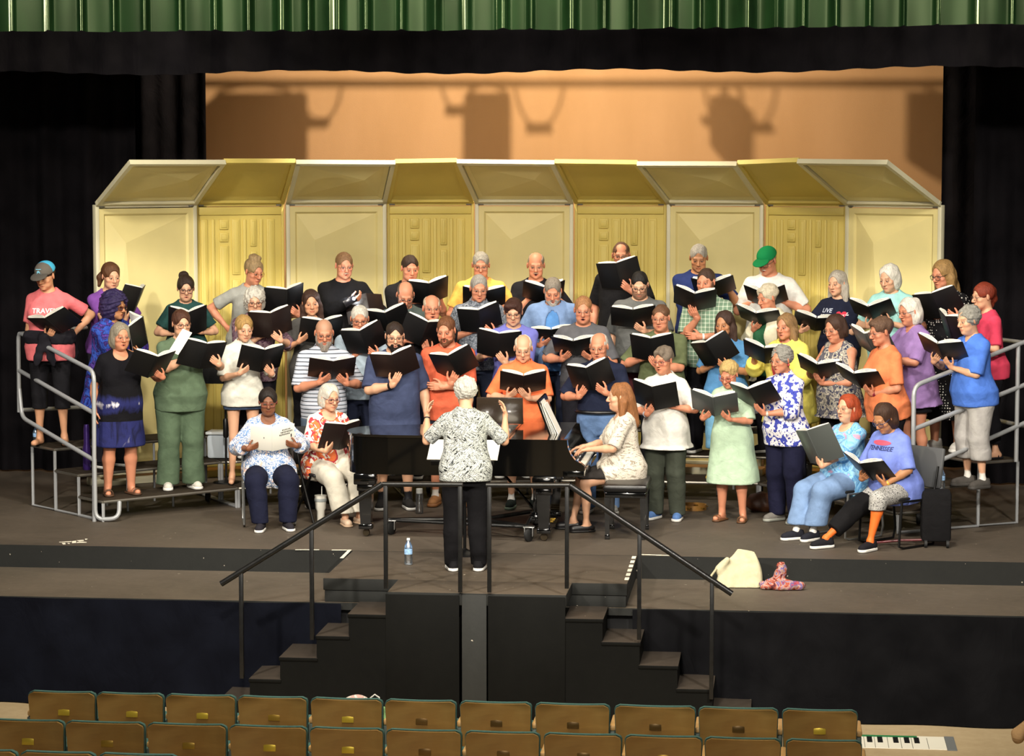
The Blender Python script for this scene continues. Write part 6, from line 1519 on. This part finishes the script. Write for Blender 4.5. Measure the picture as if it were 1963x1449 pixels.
TEN=S('tennessee','periwinkle t-shirt with printed lettering, leopard leggings and orange socks, seated at right',1697,800,('f',21.75),-42,'',rx=1716,g=.7,H=1.60,sit=.43,lean=12,hp=34,mouth=.1,skin=SKT,hair=('bobwave','#3c261a'),glasses=('#2a3050',.0026),top=T_('#6a7fd4',sl=1.0,hem=.80,lap=.15,loose=.018),bot=('pants',pattern('blotch',['#26262a','#b9b7b2','#8f8d8a','#c9c7c2'],110,lo=.36,hi=.6,hard=1,dist=.6),.36,.014,0,'leggings'),feet=dict(a=(-.26,-.62),b=(.10,-.44)),sock=('#e8702c',.38),shoe=snk('#1c1b20'),fold=(1660,905,40,-10,20,0,.40),arm_a=('fold',-0.04,-0.08,53,.22),arm_b=('fold',0.08,-0.1,-48,.22),band=[('b','#c9a43a',.008)])
# ---- conductor
p=at_z(893,1092,0)
CON=S('conductor','grey zebra-print top conducting with both hands raised, back to the audience',895,729,('f',(p-CAM).dot(FWD)),180,'',rx=893,g=.55,hp=4,hr=0,mouth=.3,skin=SKP,hair=('curlyshort','#bdbab2'),top=T_(pattern('streak',['#222426','#b9bdb8','#5d6162','#cdd0ca','#8a8f8e','#3a3d40'],15,lo=.33,hi=.66),sl=.95,hem=.80,loose=.018),bot=J('#0e0d10',.05,.02),shoe=snk('#161518'),
  arm_a=('at',(-.355,-.20,1.36),(.1,-.15,1),(1,.1,0),.35,(-.7,-.1,-1)),arm_b=('at',(.345,-.22,1.36),(-.12,-.15,1),(-1,.1,0),.35,(.7,-.1,-1)),grp=1,band=[('b','#2a2422',.006)])
# ---- extras worn, printed or held
conform_text(P1,'TRAVEL',.066,-.01,1.305,'#f2e9e4',1.05,name='lettering')
conform_text(P12,'LIVE',.060,-.085,1.235,'#aeb4c4',1.0,shear=.25); conform_text(P12,'GENEROUSLY',.044,-.02,1.185,'#e4e2e0')
hp_=[(.055*(16*math.sin(t)**3)/16,.052*(13*math.cos(t)-5*math.cos(2*t)-2*math.cos(3*t)-math.cos(4*t))/16) for t in np.linspace(0,2*math.pi,25)[:-1]]
conform_text(P12,'',.1,.075,1.21,'#d2233c',poly=hp_,name='heart_print')
conform_text(P12,'',.1,.11,1.205,'#e8e4e0',poly=[(-.05,-.03),(-.04,-.036),(-.005,.0),(.03,.03),(.02,.034)],name='ribbon_print'); conform_text(P12,'',.1,.11,1.205,'#e8e4e0',poly=[(-.03,.004),(.035,.004),(.035,.014),(-.03,.014)],name='ribbon_print')
conform_text(P17,'T',.10,-.035,1.20,'#e0652a')
kT=TEN['_k']
for txt,sz,z,c in(('TENNESSEE',.052,0.86,'#222a5c'),): conform_text(TEN,txt,sz,0,z,c,1.0)
conform_text(TEN,'',.1,0,.925,'#c24a62',poly=[(.10*math.cos(a),.022*math.sin(a)) for a in np.linspace(0,2*math.pi,25)[:-1]],name='print_badge')
GO=[o for o in PEOPLE if o['id']=='greyopen'][0]
conform_text(GO,'',.1,0,1.20*GO['_k'],'#8f9a9c',poly=[(.12*math.cos(a),.04*math.sin(a)) for a in np.linspace(0,2*math.pi,25)[:-1]],name='shirt_print')
hip,kn,an=TEN['_legs']['a']; k=TEN['_k']; f=Field(np.minimum(kn,an)-.25,np.maximum(hip,kn)+.25,.01)
f.add(Cone(hip+(kn-hip)*.62,kn,.105*k,.096*k,True,False),0,.0).add(Cone(kn,kn+(an-kn)*.72,.098*k,.082*k,False,True),0,.03); f.wob(.004,30,3)
v,q=f.mesh(1); np_mesh('knee_brace',v,q,cloth('#131214'),TEN['_root'])
# booklet lettering
bk=[o for o in bpy.data.objects if o.get('label','').startswith('white booklet')][0]
m=MB(); rr=random.Random(3)
for line,(x0,n_) in enumerate([(.105,6),(.09,9),(.075,8)]):
    for i in range(n_):
        x=x0+i*.0135*(1.1 if line else 1.2); z=.085-.030*line+i*.0012; m.box(x,x+.009,-.0028,-.0022,z,z+.018); 
        if i%2: m.box(x+.0015,x+.007,-.0029,-.0022,z-.003,z+.004)
m.box(-.10,-.092,-.0028,-.0022,.0,.02); m.box(.20,.212,-.0028,-.0022,-.01,.03)
m.M=Matrix.Identity(4)
cvm=bk.children[0]
mm=MB(); b=R(14)
for v_ in [1]:
    vs=[(math.cos(b)*x+.0*y,math.sin(b)*abs(x)+y*math.cos(b)-.0005,z) for x,y,z in m.v]; mm.add(vs,m.f)
mm.build('lettering',M('#1c1c1e',.7,name='black_ink'),cvm)
# cap emblem on the first cap
capo=P1['_cap']; HC,Rh,hs=P1['_HC'],P1['_Rh'],P1['_hs']; m=MB(); m.M=Matrix.Translation(Vector(HC))@Matrix(Rh.tolist()).to_4x4()@Matrix.Scale(hs,4)
def capt(x,z): return (x,-.0985+x*x*6.5-(.0 if z<.07 else -((z-.07)**2)*8)-.004,z)
for poly in([(-.018,.062),(-.008,.060),(-.004,.068),(.006,.068),(.010,.060),(.016,.064),(.012,.080),(.002,.088),(-.008,.084),(-.016,.074)],[(-.026,.094),(.026,.094),(.026,.099),(-.026,.099)],[(-.028,.052),(.028,.052),(.028,.055),(-.028,.055)]): m.add([capt(*q) for q in poly],[tuple(range(len(poly)))])
m.build('emblem',M('#7fc4dc',.7,name='emblem_thread'),capo)
# jacket knotted round the waist of the first singer
r=P1['_root']; k=P1['_k']; T=P1['_T']; f=Field((-.36,-.34,.45),(.36,.34,1.2),.012)
ring=Loft((0,0,0),rotm(),[.95*k,1.01*k,1.07*k],[.245,.26,.235],[.20,.215,.195],[0,0,0]); f.add(ring,.0,0); f.add(Ell((-.01,-.22,1.01*k),(.055,.05,.05)),0,.03)
for s in(-1,1): f.add(Ell((s*.05,-.245,.88*k),(.045,.022,.15),rotm(ry=-s*.28)),0,.02)
f.add(Ell((0,.20,.86*k),(.24,.05,.22)),0,.04); f.wob(.006,34,5)
v,q=f.mesh(1); np_mesh('tied_jacket',v,q,cloth('#1d1b22'),r)
# phones
def held(o,side,label,size,off,glow=False):
    S_,E,W,fd,n,_=o['_arms'][side]; r=o['_root']; c=W+fd*.10*o['_k']+n*.030+np.array(off)
    t=thing('phone',label,'phone'); 
    y=-n; z=fd; x=np.cross(y,z); Mx=Matrix([[x[i],y[i],z[i],c[i]] for i in range(3)]+[[0,0,0,1]])
    Mw=Matrix.Translation(r.location)@Matrix.Rotation(o['rz'],4,'Z')@Mx; t.location=Mw.to_translation(); t.rotation_euler=Mw.to_euler()
    m=MB(); m.box(-.036,.036,-.004,.004,-.07,.07,.004); m.build('phone_body',M('#17161a',.2,name='phone_glass'),t); return t
held([o for o in PEOPLE if o['id']=='blackdress'][0],'a','dark phone held down at the side by the person in the tie-dye dress',1,(0,0,0))
ph=held(P5,'a','phone with its light switched on held by the person in the black long-sleeved top',1,(.02,-.01,.03))
E_=NT('phone_light'); e=E_.n('ShaderNodeEmission'); e.inputs[0].default_value=(.85,.92,1,1); e.inputs[1].default_value=60; E_.l(e.outputs[0],E_.out.inputs[0])
lp=at_h(671,577,(Vector(ph.location)-CAM).dot(FWD)-.05)
ph.location=lp; ph.rotation_euler=(R(-12),R(60),P5['rz'])
m=MB(); m.lathe([(.0,.0),(.015,.0),(.015,.004),(0,.005)],12); q=m.build('torch',E_.m,ph); q.location=(0,-.005,.045); q.rotation_euler=(R(90),0,0)
ld=bpy.data.lights.new('phone_torch','POINT'); ld.energy=4.5; ld.shadow_soft_size=.01; ld.color=(.85,.92,1); lo=bpy.data.objects.new('phone_torch',ld); C.objects.link(lo); lo.location=lp+Vector((0,-.02,.10))
# loose page being turned
sc_=[o for o in PEOPLE if o['id']=='scrubs'][0]; W=sc_['_arms']['a'][2]
t=thing('sheet_music','white sheet of music being turned by the person in green scrubs','sheet music'); hh=(Vector(sc_['loc'])-CAM).dot(FWD)-.50; t.location=at_h(346,655,hh); t.rotation_euler=(R(15),R(28),R(18))
V=[];Q=[]
for j in range(9):
    for i in range(7):
        u=i/6-.5; v=j/8-.5; V.append((u*.10+.02*v,.03*math.sin(v*3)+.02*u,v*.24)); 
for j in range(8):
    for i in range(6): a=j*7+i; Q.append((a,a+1,a+8,a+7))
o=np_mesh('sheet',np.array(V),np.array(Q),PAPER,t)
# belt
nv=[o for o in PEOPLE if o['id']=='navypolo'][0]; k=nv['_k']; r=nv['_root']; g=.45
m=MB(); pts_=[]
for i in range(32):
    w=2*math.pi*i/32; pts_.append(((.160+g*.055+.040)*k*math.cos(w),(.112+g*.075+.036)*k*math.sin(w)-g*.035*k,.968*k))
m.tube(pts_,.018,8,True); m.build('belt',M('#0d0c0d',.35,name='black_belt'),r)
# chairs
def under(id,label,style,back=.06):
    o=[x for x in PEOPLE if x['id']==id][0]; r=o['_root']; d=Vector((math.sin(o['rz']),-math.cos(o['rz']),0)); chair((r.location-d*back*0.3)[:],o['rz'],label,style)
under('tunic','chrome-legged black chair under the person in the blue and white tunic','chrome'); under('redfloral','black folding chair under the person in the red floral top','fold')
under('redhead','chrome-legged black chair under the person in the tie-dye blouse','chrome'); under('tennessee','grey-backed black chair under the person in the periwinkle t-shirt','grey')
# lace-up black boot brace on the far leg of the seated singer at right
# ------------------------------------------------------------------ stage lighting
sc=bpy.context.scene; sc.view_settings.view_transform='Standard'; sc.view_settings.look='None'; sc.view_settings.exposure=0.0
w=bpy.data.worlds.new('house_dark'); sc.world=w; w.use_nodes=True; w.node_tree.nodes['Background'].inputs[0].default_value=(1.0,.9,.78,1); w.node_tree.nodes['Background'].inputs[1].default_value=.035
def light(kind,name,loc,to,energy,size,color=(1,.86,.68),**k):
    d=bpy.data.lights.new(name,kind); d.energy=energy; d.color=color
    if kind=='AREA': d.size=size; d.shape='DISK'
    else: d.shadow_soft_size=size
    for a,b in k.items(): setattr(d,a,b)
    o=bpy.data.objects.new(name,d); C.objects.link(o); o.location=loc; v=Vector(to)-Vector(loc); o.rotation_euler=v.to_track_quat('-Z','Y').to_euler(); return o
WARM=(1,.93,.82)
light('SPOT','front_of_house_light',(-5,-9,7.2),(-1.5,4.2,1.2),5200,.25,WARM,spot_size=R(50),spot_blend=.6)
light('SPOT','front_of_house_light',(6,-9,7.2),(2.2,4.2,1.2),5200,.25,WARM,spot_size=R(50),spot_blend=.6)
light('SPOT','front_of_house_light',(.5,-11,7.6),(.3,4.2,1.2),4200,.3,WARM,spot_size=R(48),spot_blend=.6)
for x in(-3.2,0,3.2): light('SPOT','stage_batten_light',(x,1.6,5.4),(x*.9,4.6,1.1),520,.18,WARM,spot_size=R(95),spot_blend=.7)
light('AREA','added_front_fill',(1,-17,5.5),(0,4,1.2),560,5.0,(1,.93,.82))  # soft frontal fill, added to brighten the faces
light('AREA','house_light',(0,-4,6.5),(0,-2,-1),520,3.0,(1,.88,.68))
for s_ in(-1,1): light('SPOT','added_valance_light',(s_*11+.8,Yv-1.3,5.2),(.8,Yv-.1,4.6),5200,.12,(1,.95,.65),spot_size=R(40),spot_blend=.5)  # unseen pair added to graze the valance and pick out its folds
# cyclorama wash behind the border, with hanging fixtures that throw their shadows on the backdrop
zc=at_Y(980,160,YB).z
DL=4.4; Lp=Vector((at_Y(1000,200,YB).x-.3,YB-DL,zc+2.3))
light('SPOT','backdrop_wash_light',Lp,(Lp.x+.2,YB,3.6),1450,.09,(1,.86,.66),spot_size=R(125),spot_blend=.3)
light('AREA','added_backdrop_fill',(0,YB-3.4,5.6),(0,YB,3.6),120,3.0,(1,.86,.66))  # extra fill, added to lighten the fixture shadows on the backdrop
def cast(px,py,back): 
    t=at_Y(px,py,YB); return Lp+(t-Lp)*((DL-back)/DL)
PB=1.6
m=MB(); m.tube([cast(300,160,PB),cast(1900,160,PB)],.030,10); tag(m.build('lighting_batten',M('#222222',.5,.5,name='batten_pipe')),'black lighting pipe hung behind the border curtain','pipe')
def fixture(px,py,w,yb,label):
    p=cast(px,py,PB); hh=p.z-cast(px,yb,PB).z; s=(5.0-PB)/5.0*1/160*1.0
    o=thing('hanging_stage_lamp',label,'lamp',p[:]); m=MB(); m.box(-w*.5,w*.5,-.12,.12,-hh,0,.02); m.build('housing',BLKM,o)
    m=MB(); z=cast(px,160,PB).z-p.z; m.tube([(-w*.4,0,-.02),(-w*.4,0,z*.5),(0,0,z)],.012,8); m.tube([(w*.4,0,-.02),(w*.4,0,z*.5),(0,0,z)],.012,8); m.build('yoke',BLKM,o)
def loop(x0,x1,ylow,label,plug):
    o=thing('hanging_cable',label,'cable',cast(x0,160,PB)[:]); L=Vector(o.location); m=MB(); P=[]
    for i in range(13):
        t=i/12; x=x0+(x1-x0)*t; y=160+(ylow-160)*math.sin(math.pi*t)**.6; P.append(cast(x,y,PB)-L)
    m.tube(P,.011,8); m.build('cable',BLKM,o)
    p=cast(plug,ylow,PB)-L; m=MB(); m.box(p.x-.10,p.x+.10,-.03,.03,p.z-.03,p.z+.03,.012); m.build('plug',BLKM,o)

fixture(487,192,.72,345,'wide flood lamp on the batten above the left of the backdrop'); fixture(934,192,.36,330,'stage lamp on the batten above the middle of the backdrop'); fixture(1402,198,.20,300,'small stage lamp on the batten right of the middle'); fixture(1808,190,.30,330,'stage lamp on the batten above the right of the backdrop')
loop(572,656,236,'black cable looping below the batten beside the wide flood lamp',606); loop(985,1082,246,'black cable looping below the batten right of the middle lamp',1033); loop(1350,1395,232,'short black cable loop left of the small lamp',1372); loop(1415,1490,245,'black cable loop right of the small lamp',1455); loop(846,905,212,'short black cable loop left of the middle lamp',878)
